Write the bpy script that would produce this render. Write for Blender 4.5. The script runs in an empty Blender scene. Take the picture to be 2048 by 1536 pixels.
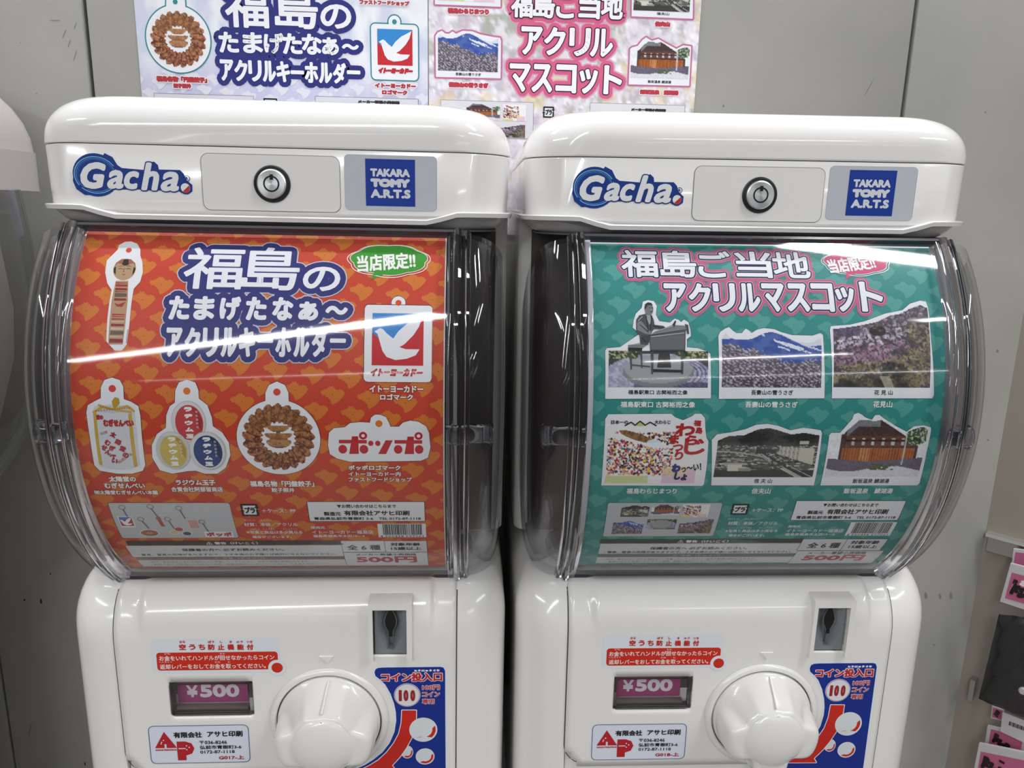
import bpy, bmesh, math, random
import numpy as np
from mathutils import Vector, Matrix
from mathutils.geometry import tessellate_polygon
random.seed(7)
SC = bpy.context.scene
COL = SC.collection

# ------------------------------------------------------------------ camera, world, lights, exposure
FPX = 1517.94
CAM = np.array([0.12197, -0.48975, 0.00481])
RM = np.array([[0.99836298, 0.05653048, -0.00869825],
               [-0.05314135, 0.97304091, 0.22442679],
               [0.0211507, -0.22359716, 0.97445213]])      # columns: right, forward, up
cd = bpy.data.cameras.new('camera'); co = bpy.data.objects.new('camera', cd); COL.objects.link(co)
cd.sensor_width = 36.0; cd.lens = FPX / 2048 * 36.0; cd.clip_start = 0.01; cd.clip_end = 60
co.matrix_world = Matrix([[RM[0, 0], RM[0, 2], -RM[0, 1], CAM[0]], [RM[1, 0], RM[1, 2], -RM[1, 1], CAM[1]],
                          [RM[2, 0], RM[2, 2], -RM[2, 1], CAM[2]], [0, 0, 0, 1]])
SC.camera = co
SC.view_settings.view_transform = 'Standard'; SC.view_settings.look = 'None'
SC.view_settings.gamma = 1; SC.view_settings.use_curve_mapping = False
SC.view_settings.exposure = -0.27
SC.cycles.max_bounces = 16; SC.cycles.transparent_max_bounces = 24; SC.cycles.transmission_bounces = 14

W = bpy.data.worlds.new('shop_light'); SC.world = W; W.use_nodes = True
nt = W.node_tree; bg = nt.nodes['Background']
tc = nt.nodes.new('ShaderNodeTexCoord'); sx = nt.nodes.new('ShaderNodeSeparateXYZ'); rp = nt.nodes.new('ShaderNodeValToRGB')
mr = nt.nodes.new('ShaderNodeMapRange'); mr.inputs[1].default_value = -1; mr.inputs[2].default_value = 1
nt.links.new(tc.outputs['Generated'], sx.inputs[0]); nt.links.new(sx.outputs['Z'], mr.inputs[0]); nt.links.new(mr.outputs[0], rp.inputs[0])
nt.links.new(rp.outputs[0], bg.inputs[0])
rp.color_ramp.elements[0].position = 0.35; rp.color_ramp.elements[0].color = (0.15, 0.15, 0.15, 1)
rp.color_ramp.elements[1].position = 0.75; rp.color_ramp.elements[1].color = (0.62, 0.62, 0.62, 1)
bg.inputs[1].default_value = 0.44


def tube_or_fill(p0, p1, wid, power, col=(1, 1, 1)):
    p0, p1 = Vector(p0), Vector(p1); d = p1 - p0
    l = bpy.data.lights.new('ceiling_tube_or_fill', 'AREA'); l.shape = 'RECTANGLE'; l.size = d.length; l.size_y = wid
    l.energy = power; l.color = col
    o = bpy.data.objects.new('ceiling_tube_or_fill', l); COL.objects.link(o)
    x = d.normalized(); z = Vector((0, 0, 1)); y = z.cross(x).normalized(); z = x.cross(y)
    o.matrix_world = Matrix([[x.x, y.x, z.x, 0], [x.y, y.y, z.y, 0], [x.z, y.z, z.z, 0], [0, 0, 0, 1]])
    o.location = (p0 + p1) / 2
    return o


CZ = 1.3
tube_or_fill((-3.4, -6.3, CZ), (0.03, -1.85, CZ), 0.15, 100)
tube_or_fill((1.30, -5.15, CZ), (2.25, -3.85, CZ), 0.06, 26)
tube_or_fill((2.3, -11.8, CZ), (4.4, -6.4, CZ), 0.10, 60)
tube_or_fill((-8.5, -20, CZ), (-0.43, -8.2, CZ), 0.14, 110)
tube_or_fill((0.86, -0.34, CZ), (1.42, -0.70, CZ), 0.12, 17)
tube_or_fill((-1.2, 0.02, CZ), (0.45, 0.06, CZ), 0.07, 19)
tube_or_fill((-2.6, -1.0, CZ), (-1.55, -2.1, CZ), 0.08, 34)  # added fill for the machine fronts, placed where the windows don't mirror it
tube_or_fill((1.7, -1.9, CZ), (2.6, -0.8, CZ), 0.08, 22)  # second added fill, from the right; no known ceiling tube there

# ------------------------------------------------------------------ projection helpers (pixel of the 2048x1536 frame -> point on a real surface)
RT = np.array([0.304455, -0.0029342, 0.0000146])
RMM = np.array([[0.99986846, 0.0150093, -0.00614611], [-0.01504771, 0.99986723, -0.00625147], [0.00605147, 0.00634313, 0.99996157]])


def ray(px, py, right=False):
    d = RM @ np.array([(px - 1024) / FPX, 1.0, (768 - py) / FPX]); o = CAM
    if right: o = RMM.T @ (CAM - RT); d = RMM.T @ d
    return o, d


def on_plane(px, py, y, right=False):
    o, d = ray(px, py, right); p = o + (y - o[1]) / d[1] * d
    return p


CY, CZ0 = 0.116, -0.121      # axis of the round window
RPAPER = 0.164


def on_cyl(px, py, right=False, r=RPAPER):
    o, d = ray(px, py, right)
    a = d[1] ** 2 + d[2] ** 2; oy, oz = o[1] - CY, o[2] - CZ0
    b = oy * d[1] + oz * d[2]; c = oy * oy + oz * oz - r * r
    D = max(b * b - a * c, 0); t = (-b - math.sqrt(D)) / a
    p = o + t * d
    return p[0], math.atan2(p[2] - CZ0, CY - p[1]) * r


# ------------------------------------------------------------------ materials
MC = {}


def lin(c):
    if isinstance(c, str): c = tuple(int(c[i:i + 2], 16) for i in (0, 2, 4))
    return tuple(((v / 255) / 12.92 if v / 255 <= 0.04045 else ((v / 255 + 0.055) / 1.055) ** 2.4) for v in c)


def pbr(name, col, rough=0.4, metal=0.0, coat=0.0, spec=0.5, **k):
    if name in MC: return MC[name]
    m = bpy.data.materials.new(name); m.use_nodes = True; b = m.node_tree.nodes['Principled BSDF']
    b.inputs['Base Color'].default_value = (*lin(col), 1); b.inputs['Roughness'].default_value = rough
    b.inputs['Metallic'].default_value = metal; b.inputs['Coat Weight'].default_value = coat
    b.inputs['Specular IOR Level'].default_value = spec
    for a, v in k.items(): b.inputs[a.replace('_', ' ')].default_value = v
    m.diffuse_color = (*lin(col), 1)
    MC[name] = m
    return m


def bump(m, scale, strength, dist=0.001, detail=3, colvar=0.0):
    n = m.node_tree; b = n.nodes['Principled BSDF']; t = n.nodes.new('ShaderNodeTexCoord'); x = n.nodes.new('ShaderNodeTexNoise')
    x.inputs['Scale'].default_value = scale; x.inputs['Detail'].default_value = detail
    n.links.new(t.outputs['Object'], x.inputs['Vector'])
    u = n.nodes.new('ShaderNodeBump'); u.inputs['Strength'].default_value = strength; u.inputs['Distance'].default_value = dist
    n.links.new(x.outputs['Fac'], u.inputs['Height']); n.links.new(u.outputs[0], b.inputs['Normal'])
    return m


def ink(hexc):
    return pbr('ink_' + hexc, hexc, 0.45, spec=0.3)


plastic = pbr('white_plastic', 'EEEDEA', 0.16, coat=0.25, spec=0.5)
plastic2 = pbr('white_plastic_lid', 'F1F0EF', 0.12, coat=0.35)
bump(plastic, 260, 0.018, 0.0006)
greyp = pbr('grey_plastic', '80868A', 0.38)
darkp = pbr('chamber_dark', '4A433E', 0.5)
blackp = pbr('slot_black', '060606', 0.6)
gapm = pbr('gap_dark', '4A4742', 0.7)
steel = pbr('brushed_steel', 'E6EAEC', 0.34, metal=0.85)
steel.node_tree.nodes['Principled BSDF'].inputs['Anisotropic'].default_value = 0.7
darksteel = pbr('dark_socket', '2A2D2C', 0.35)
galv = pbr('rail_steel', 'A9A8A4', 0.3, metal=0.9)


def clear_film(name, tint, rough=0.02, ior=1.45, power=4.5):
    m = bpy.data.materials.new(name); m.use_nodes = True; n = m.node_tree; n.nodes.clear()
    o = n.nodes.new('ShaderNodeOutputMaterial'); mx = n.nodes.new('ShaderNodeMixShader'); t = n.nodes.new('ShaderNodeBsdfTransparent')
    g = n.nodes.new('ShaderNodeBsdfGlossy'); lw = n.nodes.new('ShaderNodeLayerWeight'); lw.inputs[0].default_value = .5; pw_ = n.nodes.new('ShaderNodeMath'); pw_.operation = 'POWER'; pw_.inputs[1].default_value = power; f = n.nodes.new('ShaderNodeMath'); f.operation = 'MULTIPLY_ADD'; f.inputs[1].default_value = .8; f.inputs[2].default_value = ior
    n.links.new(lw.outputs['Facing'], pw_.inputs[0]); n.links.new(pw_.outputs[0], f.inputs[0])
    t.inputs[0].default_value = (*tint, 1); g.inputs['Roughness'].default_value = rough
    n.links.new(f.outputs[0], mx.inputs[0]); n.links.new(t.outputs[0], mx.inputs[1]); n.links.new(g.outputs[0], mx.inputs[2]); n.links.new(mx.outputs[0], o.inputs[0])
    tx = n.nodes.new('ShaderNodeTexCoord'); nz = n.nodes.new('ShaderNodeTexNoise'); nz.inputs['Scale'].default_value = 9
    b = n.nodes.new('ShaderNodeBump'); b.inputs['Strength'].default_value = 0.05; b.inputs['Distance'].default_value = 0.004
    n.links.new(tx.outputs['Object'], nz.inputs['Vector']); n.links.new(nz.outputs['Fac'], b.inputs['Height']); n.links.new(b.outputs[0], g.inputs['Normal'])
    MC[name] = m
    return m


film = clear_film('clear_window', (0.95, 0.95, 0.955), 0.06, 0.06)
film2 = clear_film('clear_side', (0.87, 0.87, 0.89), 0.05, 0.05, 3.0)
glass = pbr('clear_acrylic', 'EDEDF4', 0.03, **{'Transmission_Weight': 1.0, 'IOR': 1.47})


# ------------------------------------------------------------------ mesh helpers
def mesh_obj(name, V, F, mats, mi=None, parent=None, smooth=35, loc=None):
    me = bpy.data.meshes.new(name); me.from_pydata([tuple(map(float, v)) for v in V], [], F)
    for m in (mats if isinstance(mats, (list, tuple)) else [mats]): me.materials.append(m)
    if mi is not None: me.polygons.foreach_set('material_index', mi)
    if smooth:
        b = bmesh.new(); b.from_mesh(me); bmesh.ops.recalc_face_normals(b, faces=b.faces); b.to_mesh(me); b.free()
        me.polygons.foreach_set('use_smooth', [True] * len(me.polygons)); me.set_sharp_from_angle(angle=math.radians(smooth))
    me.update()
    o = bpy.data.objects.new(name, me); COL.objects.link(o)
    if parent: o.parent = parent
    if loc is not None: o.location = loc
    return o


def tag(o, label=None, cat=None, group=None, kind=None):
    if label: o['label'] = label
    if cat: o['category'] = cat
    if group: o['group'] = group
    if kind: o['kind'] = kind
    return o


def empty(name, label, cat, loc=(0, 0, 0), group=None):
    o = bpy.data.objects.new(name, None); COL.objects.link(o); o.location = loc; o.empty_display_size = 0.02
    return tag(o, label, cat, group)


class MB:
    def __init__(s): s.V = []; s.F = []; s.M = []

    def add(s, V, F, m=0):
        k = len(s.V); s.V += [tuple(v) for v in V]; s.F += [tuple(i + k for i in f) for f in F]; s.M += [m] * len(F)

    def box(s, a, b, m=0):
        x0, y0, z0 = a; x1, y1, z1 = b
        s.add([(x0, y0, z0), (x1, y0, z0), (x1, y1, z0), (x0, y1, z0), (x0, y0, z1), (x1, y0, z1), (x1, y1, z1), (x0, y1, z1)],
              [(0, 3, 2, 1), (4, 5, 6, 7), (0, 1, 5, 4), (1, 2, 6, 5), (2, 3, 7, 6), (3, 0, 4, 7)], m)

    def loft(s, loops, m=0, cap0=True, cap1=True, closed=True):
        n = len(loops[0]); V = [p for L in loops for p in L]; F = []
        for i in range(len(loops) - 1):
            for j in range(n if closed else n - 1):
                k = (j + 1) % n
                F.append((i * n + j, i * n + k, (i + 1) * n + k, (i + 1) * n + j))
        if cap0: F.append(tuple(range(n)))
        if cap1: F.append(tuple(range((len(loops) - 1) * n, len(loops) * n)))
        s.add(V, F, m)

    def grid(s, fn, nu, nv, m=0, keep=None):
        V = [fn(i / nu, j / nv) for j in range(nv + 1) for i in range(nu + 1)]
        F = [(j * (nu + 1) + i, j * (nu + 1) + i + 1, (j + 1) * (nu + 1) + i + 1, (j + 1) * (nu + 1) + i) for j in range(nv) for i in range(nu)
             if keep is None or keep((i + .5) / nu, (j + .5) / nv)]
        s.add(V, F, m)

    def build(s, name, mats, parent=None, smooth=35):
        return mesh_obj(name, s.V, s.F, mats, s.M, parent, smooth)


def plan(w, y0, y1, rc, n=8, xc=0.0, rb=None):
    """rounded rectangle in plan, counted from the back left corner along the front"""
    rb = rb or rc; P = []
    for cx, cy, r, a0 in ((-w + rb, y1 - rb, rb, 90), (-w + rc, y0 + rc, rc, 180), (w - rc, y0 + rc, rc, 270), (w - rb, y1 - rb, rb, 0)):
        for i in range(n + 1):
            a = math.radians(a0 + 90 * i / n); P.append((xc + cx + r * math.cos(a), cy + r * math.sin(a)))
    # add points along the front edge
    i0 = 2 * (n + 1) - 1
    A, B = P[i0], P[i0 + 1]; ins = [(A[0] + (B[0] - A[0]) * k / 24, A[1] + (B[1] - A[1]) * k / 24) for k in range(1, 24)]
    return P[:i0 + 1] + ins + P[i0 + 1:]


def rrect2(x0, z0, x1, z1, r, n=6):
    P = []
    for cx, cz, a0 in ((x1 - r, z1 - r, 0), (x0 + r, z1 - r, 90), (x0 + r, z0 + r, 180), (x1 - r, z0 + r, 270)):
        for i in range(n + 1):
            a = math.radians(a0 + 90 * i / n); P.append((cx + r * math.cos(a), cz + r * math.sin(a)))
    return P


def sstep(a, b, x):
    t = min(max((x - a) / (b - a), 0), 1); return t * t * (3 - 2 * t)


# ------------------------------------------------------------------ flat print: text, outlines, shapes mapped on real sheets
TC = {}


def glyphs(s, shear=0.0, res=3, font='cjk'):
    key = (s, shear, res)
    if key in TC: return TC[key]
    cu = bpy.data.curves.new('t', 'FONT'); cu.body = s; cu.size = 1; cu.shear = shear; cu.resolution_u = res
    ob = bpy.data.objects.new('t', cu); COL.objects.link(ob)
    dg = bpy.context.evaluated_depsgraph_get(); dg.update()
    me = bpy.data.meshes.new_from_object(ob.evaluated_get(dg))
    me.calc_loop_triangles()
    V = np.array([v.co[:2] for v in me.vertices]) if len(me.vertices) else np.zeros((1, 2))
    T = [tuple(t.vertices) for t in me.loop_triangles]
    # merge coincident points so that the outline edges can be found
    q = {}; idx = []
    for i, v in enumerate(V):
        k = (round(v[0], 4), round(v[1], 4)); idx.append(q.setdefault(k, i))
    cnt = {}
    for t in T:
        t = [idx[i] for i in t]
        for a, b in ((t[0], t[1]), (t[1], t[2]), (t[2], t[0])):
            if a == b: continue
            k = (min(a, b), max(a, b)); cnt[k] = cnt.get(k, 0) + 1
    E = [k for k, c in cnt.items() if c == 1]
    lo, hi = V.min(0), V.max(0)
    bpy.data.objects.remove(ob); bpy.data.curves.remove(cu); bpy.data.meshes.remove(me)
    TC[key] = (V, T, E, lo, hi)
    return TC[key]


def tess(poly):
    vs = [Vector((p[0], p[1], 0)) for p in poly]
    return [[poly[i] for i in t] for t in tessellate_polygon([vs])]


def clip(poly, ax, val, keep_less):
    out = []; n = len(poly)
    for i in range(n):
        a, b = poly[i], poly[(i + 1) % n]
        ia = (a[ax] <= val) if keep_less else (a[ax] >= val); ib = (b[ax] <= val) if keep_less else (b[ax] >= val)
        if ia: out.append(a)
        if ia != ib:
            t = (val - a[ax]) / (b[ax] - a[ax]); out.append((a[0] + (b[0] - a[0]) * t, a[1] + (b[1] - a[1]) * t))
    return out


class Sheet:
    """prints on one real surface: mp(u, v, off) -> xyz (metres), pix(px, py) -> (u, v)"""

    def __init__(s, mp, pix, parent, curved=False, lift=0.00006, bounds=None, base=0.0):
        s.mp, s.pix, s.parent, s.curved, s.lift, s.bounds, s.base = mp, pix, parent, curved, lift, bounds, base
        s.k = 0

    def start(s): s.V = []; s.F = []; s.M = []; s.mats = []; s.mk = {}; return s

    def box(s, xl, yt, xr, yb):
        xm, ym = (xl + xr) / 2, (yt + yb) / 2
        return s.pix(xl, ym)[0], s.pix(xm, yb)[1], s.pix(xr, ym)[0], s.pix(xm, yt)[1]

    def polys(s, polys, col, layer):
        if col not in s.mk: s.mk[col] = len(s.mats); s.mats.append(ink(col) if isinstance(col, str) else col)
        mi = s.mk[col]; off = s.base + layer * s.lift
        for P in polys:
            if s.bounds:
                u0, v0, u1, v1 = s.bounds
                if min(p[0] for p in P) < u0 or max(p[0] for p in P) > u1 or min(p[1] for p in P) < v0 or max(p[1] for p in P) > v1:
                    for ax, val, kl in ((0, u0, False), (0, u1, True), (1, v0, False), (1, v1, True)):
                        P = clip(P, ax, val, kl)
                        if len(P) < 3: break
                    if len(P) < 3: continue
            parts = [P]
            if s.curved:
                a, b = min(p[1] for p in P), max(p[1] for p in P); st = 0.003
                if b - a > st * 1.2:
                    parts = []; k = math.floor(a / st)
                    while k * st < b:
                        Q = clip(P, 1, (k + 1) * st, True)
                        if len(Q) >= 3: Q = clip(Q, 1, k * st, False)
                        if len(Q) >= 3: parts.append(Q)
                        k += 1
            for Q in parts:
                o2 = off + (s.k % 89) * 3e-7; s.k += 1
                n = len(s.V); s.V += [s.mp(p[0], p[1], o2) for p in Q]; s.F.append(tuple(range(n, n + len(Q)))); s.M.append(mi)

    def end(s, name, label=None, parent=None):
        if not s.F: return None
        o = mesh_obj(name, s.V, s.F, s.mats, s.M, parent or s.parent, smooth=0)
        if label: o['label'] = label
        return o

    # ---- shapes
    def poly(s, pts, col, layer): s.polys(tess(pts), col, layer)

    def strokes(s, segs, r, col, layer, n=8):
        out = []
        for a, b in segs:
            dx, dy = b[0] - a[0], b[1] - a[1]; L = math.hypot(dx, dy)
            if L > 1e-9:
                nx, ny = -dy / L * r, dx / L * r
                out.append([(a[0] + nx, a[1] + ny), (a[0] - nx, a[1] - ny), (b[0] - nx, b[1] - ny), (b[0] + nx, b[1] + ny)])
        done = set()
        for sg in segs:
            for p in sg:
                k = (round(p[0], 5), round(p[1], 5))
                if k in done: continue
                done.add(k); out.append([(p[0] + r * math.cos(2 * math.pi * i / n), p[1] + r * math.sin(2 * math.pi * i / n)) for i in range(n)])
        s.polys(out, col, layer)

    def outline(s, pts, r, col, layer, closed=True):
        m = len(pts); s.strokes([(pts[i], pts[(i + 1) % m]) for i in range(m if closed else m - 1)], r, col, layer)

    def ell(s, cx, cy, rx, ry, col, layer, n=36):
        s.polys([[(cx + rx * math.cos(2 * math.pi * i / n), cy + ry * math.sin(2 * math.pi * i / n)) for i in range(n)]], col, layer)

    def nrm(s, B, pts):
        """points in -1..1 of box B"""
        u0, v0, u1, v1 = B
        return [((u0 + u1) / 2 + x * (u1 - u0) / 2, (v0 + v1) / 2 + y * (v1 - v0) / 2) for x, y in pts]

    def ppts(s, pts): return [s.pix(*p) for p in pts]

    def text(s, string, B, col, layer, bold=0.0, outs=(), rot=0.0, shear=0.0, res=3, fit=True):
        """B = box in uv.  outs = ((radius, colour, layer), ...) rounded outlines under the letters"""
        V, T, E, lo, hi = glyphs(string, shear, res)
        if not T: return
        u0, v0, u1, v1 = B; w, h = u1 - u0, v1 - v0; g = hi - lo
        g = np.maximum(g, 1e-6)
        b = bold
        X = (V - lo) / g * np.array([w - 2 * b, h - 2 * b]) + np.array([u0 + b, v0 + b])
        if rot:
            c, sn = math.cos(rot), math.sin(rot); m = np.array([(u0 + u1) / 2, (v0 + v1) / 2]); D = X - m
            X = np.stack([D[:, 0] * c - D[:, 1] * sn, D[:, 0] * sn + D[:, 1] * c], 1) + m
        X = [tuple(x) for x in X]
        segs = [(X[a], X[c]) for a, c in E]
        for r, cc, ly in outs: s.strokes(segs, r + b, cc, ly, 10)
        s.polys([[X[i] for i in t] for t in T], col, layer)
        if b: s.strokes(segs, b, col, layer, 6)

    def ptext(s, string, px, col, layer, **k):
        s.text(string, s.box(*px), col, layer, **k)


def picture(sh, name, B, nx, ny, fn, layer, parent=None, label=None, rough=0.45):
    """a printed photograph: a fine grid coloured point by point; fn(x, y) arrays in 0..1 (y down) -> rgb 0..255, mask"""
    u0, v0, u1, v1 = B
    X, Y = np.meshgrid(np.linspace(0, 1, nx + 1), np.linspace(0, 1, ny + 1))
    rgb, mask = fn(X, Y)
    rgb = np.clip(rgb, 0, 255) / 255.0; rgb = np.where(rgb <= 0.04045, rgb / 12.92, ((rgb + 0.055) / 1.055) ** 2.4)
    off = sh.base + layer * sh.lift
    V = [sh.mp(u0 + (u1 - u0) * X[j, i], v1 + (v0 - v1) * Y[j, i], off) for j in range(ny + 1) for i in range(nx + 1)]
    F = []
    for j in range(ny):
        for i in range(nx):
            if mask[j, i] and mask[j + 1, i] and mask[j, i + 1] and mask[j + 1, i + 1]:
                a = j * (nx + 1) + i; F.append((a, a + nx + 1, a + nx + 2, a + 1))
    if 'picture_ink' not in MC:
        m = pbr('picture_ink', 'FFFFFF', rough, spec=0.3); at = m.node_tree.nodes.new('ShaderNodeAttribute'); at.attribute_name = 'print'
        m.node_tree.links.new(at.outputs['Color'], m.node_tree.nodes['Principled BSDF'].inputs['Base Color'])
    o = mesh_obj(name, V, F, MC['picture_ink'], None, parent or sh.parent, smooth=0)
    ca = o.data.color_attributes.new('print', 'FLOAT_COLOR', 'POINT')
    arr = np.concatenate([rgb.reshape(-1, 3), np.ones((rgb.shape[0] * rgb.shape[1], 1))], 1).astype(np.float32)
    ca.data.foreach_set('color', arr.ravel())
    if label: o['label'] = label
    return o


RNG = np.random.RandomState(5)


def vnoise(X, Y, fx, fy, seed=0, octv=3):
    r = np.random.RandomState(seed); out = 0; amp = 1.0; tot = 0
    for o in range(octv):
        gx, gy = int(fx * 2 ** o) + 2, int(fy * 2 ** o) + 2; G = r.rand(gy + 1, gx + 1)
        x = np.clip(X, 0, 1) * (gx - 1); y = np.clip(Y, 0, 1) * (gy - 1); i = x.astype(int); j = y.astype(int); a = x - i; b = y - j
        a = a * a * (3 - 2 * a); b = b * b * (3 - 2 * b)
        out = out + amp * (G[j, i] * (1 - a) * (1 - b) + G[j, i + 1] * a * (1 - b) + G[j + 1, i] * (1 - a) * b + G[j + 1, i + 1] * a * b)
        tot += amp; amp *= 0.6
    return out / tot


def mixc(A, Bc, t):
    return A * (1 - t[..., None]) + np.array(Bc, float) * t[..., None]


def flat(X, c): return np.ones(X.shape + (3,)) * np.array(c, float)


# ---- printed photographs
def pic_mountain(X, Y):
    top = np.interp(X, [0, .04, .08, .13, .22, .3, .42, .5, .58, .68, .75, .88, 1], [.12, .02, .1, .14, .15, .13, .03, .0, .03, .1, .17, .2, .1])
    n = vnoise(X, Y, 30, 24, 3); n2 = vnoise(X, Y, 60, 50, 4, 2); n3 = vnoise(X, Y, 10, 8, 6)
    ridge = np.interp(X, [0, .12, .3, .42, .5, .6, .72, .85, 1], [.15, .13, .12, .03, .0, .06, .17, .27, .24])
    c = flat(X, (214, 220, 232)); m = Y > ridge; c = mixc(c, (54, 82, 158), m * 1.0); c = mixc(c, (84, 108, 178), (m * sstepa(.4, .7, n3)) * .8)
    for x0, y0, ln, wd in ((.52, .16, .10, .018), (.58, .20, .20, .030), (.66, .22, .16, .016), (.56, .27, .12, .014), (.74, .30, .16, .012), (.40, .06, .03, .02), (.82, .24, .2, .014)):
        d = (Y - y0) - (X - x0) * .55; c = mixc(c, (228, 234, 246), ((np.abs(d + (n2 - .5) * .04) < wd) & (X > x0) & (X < x0 + ln)) * m * .95)
    tr = sstepa(-.10, .10, Y - np.interp(X, [0, .15, .35, .55, .8, 1], [.22, .26, .36, .5, .55, .5]) + (n3 - .5) * .12)
    r = np.random.RandomState(8); tree = mixc(flat(X, (66, 62, 74)), (120, 112, 126), n)
    w1 = sstepa(.48, .75, n2 + .25 * np.sin((X * 1.3 - Y) * 90) * .4); tree = mixc(tree, (206, 198, 212), w1 * .85); tree = mixc(tree, (48, 44, 54), sstepa(.6, .95, Y) * sstepa(.6, .3, n2) * .6)
    t = ((tr + (n2 - .5) * .7) > .5) * 1.0
    c = c * (1 - t[..., None]) + tree * t[..., None]
    return c, Y >= top


def sstepa(a, b, x):
    t = np.clip((x - a) / (b - a), 0, 1); return t * t * (3 - 2 * t)


def pic_slope(X, Y):
    top = np.interp(X, [0, .25, .45, .6, .7, .8, .93, 1], [.31, .27, .22, .14, .12, .06, .0, .04])
    n = vnoise(X, Y, 30, 26, 11); n2 = vnoise(X, Y, 60, 52, 12, 2)
    c = mixc(flat(X, (64, 60, 66)), (98, 92, 100), n)
    r = np.random.RandomState(14); A = (X + .0, Y)
    def puff(x, y, rx, ry, col, k=.85):
        nonlocal c
        d = ((X - x) / rx) ** 2 + ((Y - y) / ry) ** 2; c = mixc(c, col, sstepa(1.0, .3, d) * k * sstepa(.3, .6, n2 + .12 * (y - Y) / ry))
    pal = {0: [(150, 134, 158), (118, 104, 126), (176, 162, 184)], 1: [(222, 214, 228), (200, 190, 210), (178, 168, 190)], 2: [(156, 116, 144), (134, 98, 122), (176, 150, 172)], 3: [(158, 148, 112), (116, 108, 78), (150, 128, 118)], 4: [(70, 70, 52), (112, 106, 76), (44, 46, 38)]}
    for k in range(620):
        x, y = r.rand(), r.rand(); t = y - np.interp(x, [0, .5, 1], [.25, .18, .02]); zone = 0 if t < .18 else 1 if t < .3 else 2 if t < .5 else 3 if t < .68 else 4
        if x > .78 and t > .12: zone = 3
        s = .018 + .03 * y; puff(x, y, s * r.uniform(.7, 1.5), s * r.uniform(.7, 1.3), pal[zone][r.randint(3)])
    c = mixc(c, (30, 32, 28), (((X - .46) / .09) ** 2 + ((Y - .33) / .06) ** 2 < 1) * (n > .35) * .8); c = mixc(c, (40, 46, 34), (((X - .62) / .14) ** 2 + ((Y - .8) / .1) ** 2 < 1) * (n > .4) * .7)
    c = mixc(c, (196, 190, 170), ((np.abs(X - (.5 + (Y - .8) * .4)) < .05) & (Y > .86)) * .7); c = mixc(c, (72, 66, 92), ((X < .28) & (Y < .4)) * .65)
    return c + (n2[..., None] - .5) * 40, Y >= top


def pic_city(X, Y):
    top = np.interp(X, [0, .1, .25, .38, .5, .58, .72, .85, 1], [.24, .16, .14, .03, .0, .04, .12, .09, .14])
    n = vnoise(X, Y, 34, 26, 21); n2 = vnoise(X, Y, 60, 44, 22, 2); n3 = vnoise(X, Y, 6, 5, 23)
    c = mixc(flat(X, (70, 72, 70)), (44, 46, 46), sstepa(.35, .65, n3)); c = c + (n2[..., None] - .5) * 22
    r = np.random.RandomState(4)
    def quad(cx, cy, w, h, col, sk=0.0):
        nonlocal c
        c = mixc(c, col, ((np.abs(X - cx - sk * (Y - cy)) < w) & (np.abs(Y - cy) < h)) * 1.0)
    c = mixc(c, (92, 94, 94), sstepa(.33, .38, Y))
    for k in range(520):
        y = .35 + .5 * r.rand() ** 1.5; s = .2 + (y - .33) * 1.3; g = r.choice([40, 56, 120, 150, 190, 206, 84]); quad(r.rand(), y, .008 + .03 * s * r.rand(), .004 + .018 * s * r.rand(), (g, g, g - 6), r.uniform(-.8, .8))
    quad(.5, .93, .5, .09, (62, 60, 58)); quad(.2, .72, .12, .02, (170, 168, 160), .4); quad(.16, .62, .1, .012, (150, 150, 146)); quad(.2, .8, .07, .07, (208, 206, 194)); quad(.3, .84, .06, .03, (150, 148, 146))
    for x0, wd, col in ((.42, .022, (176, 174, 168)), (.455, .018, (54, 52, 66)), (.395, .006, (206, 202, 190)), (.50, .005, (214, 210, 200))):
        d = np.abs(X - (x0 - .06 + .9 * np.clip(Y - .36, 0, 1) ** 1.25 * (1 + x0 - .42))); c = mixc(c, col, (d < wd * (.25 + (Y - .34) * 1.8)) * (Y > .37))
    d = np.abs(Y - (.47 + .42 * np.clip(X - .06, 0, 1) ** 1.6)); c = mixc(c, (178, 176, 168), (d < .012) * (X < .46)); c = mixc(c, (66, 64, 62), ((d < .03) & (d > .012) & (Y > .47 + .42 * np.clip(X - .06, 0, 1) ** 1.6) & (X < .44) & (np.sin(X * 120) > 0)) * 1.0)
    bl = (X > .62) & (X < .97) & (Y > .36 + (X - .62) * .12) & (Y < .52 + (X - .62) * .62); c = mixc(c, (200, 196, 182), bl * 1.0)
    c = mixc(c, (104, 104, 106), (bl & (np.sin(X * 150) > -.3) & (np.sin((Y - (X - .62) * .3) * 190) > .0) & (X < .84)) * .85)
    quad(.86, .29, .045, .035, (196, 192, 180)); quad(.44, .46, .05, .04, (60, 62, 66)); quad(.54, .46, .05, .035, (70, 70, 74))
    c = mixc(c, (70, 74, 58), (((X - .62) / .09) ** 2 + ((Y - .72) / .1) ** 2 < 1) * (n > .4) * .9)
    return c, Y >= top


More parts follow.
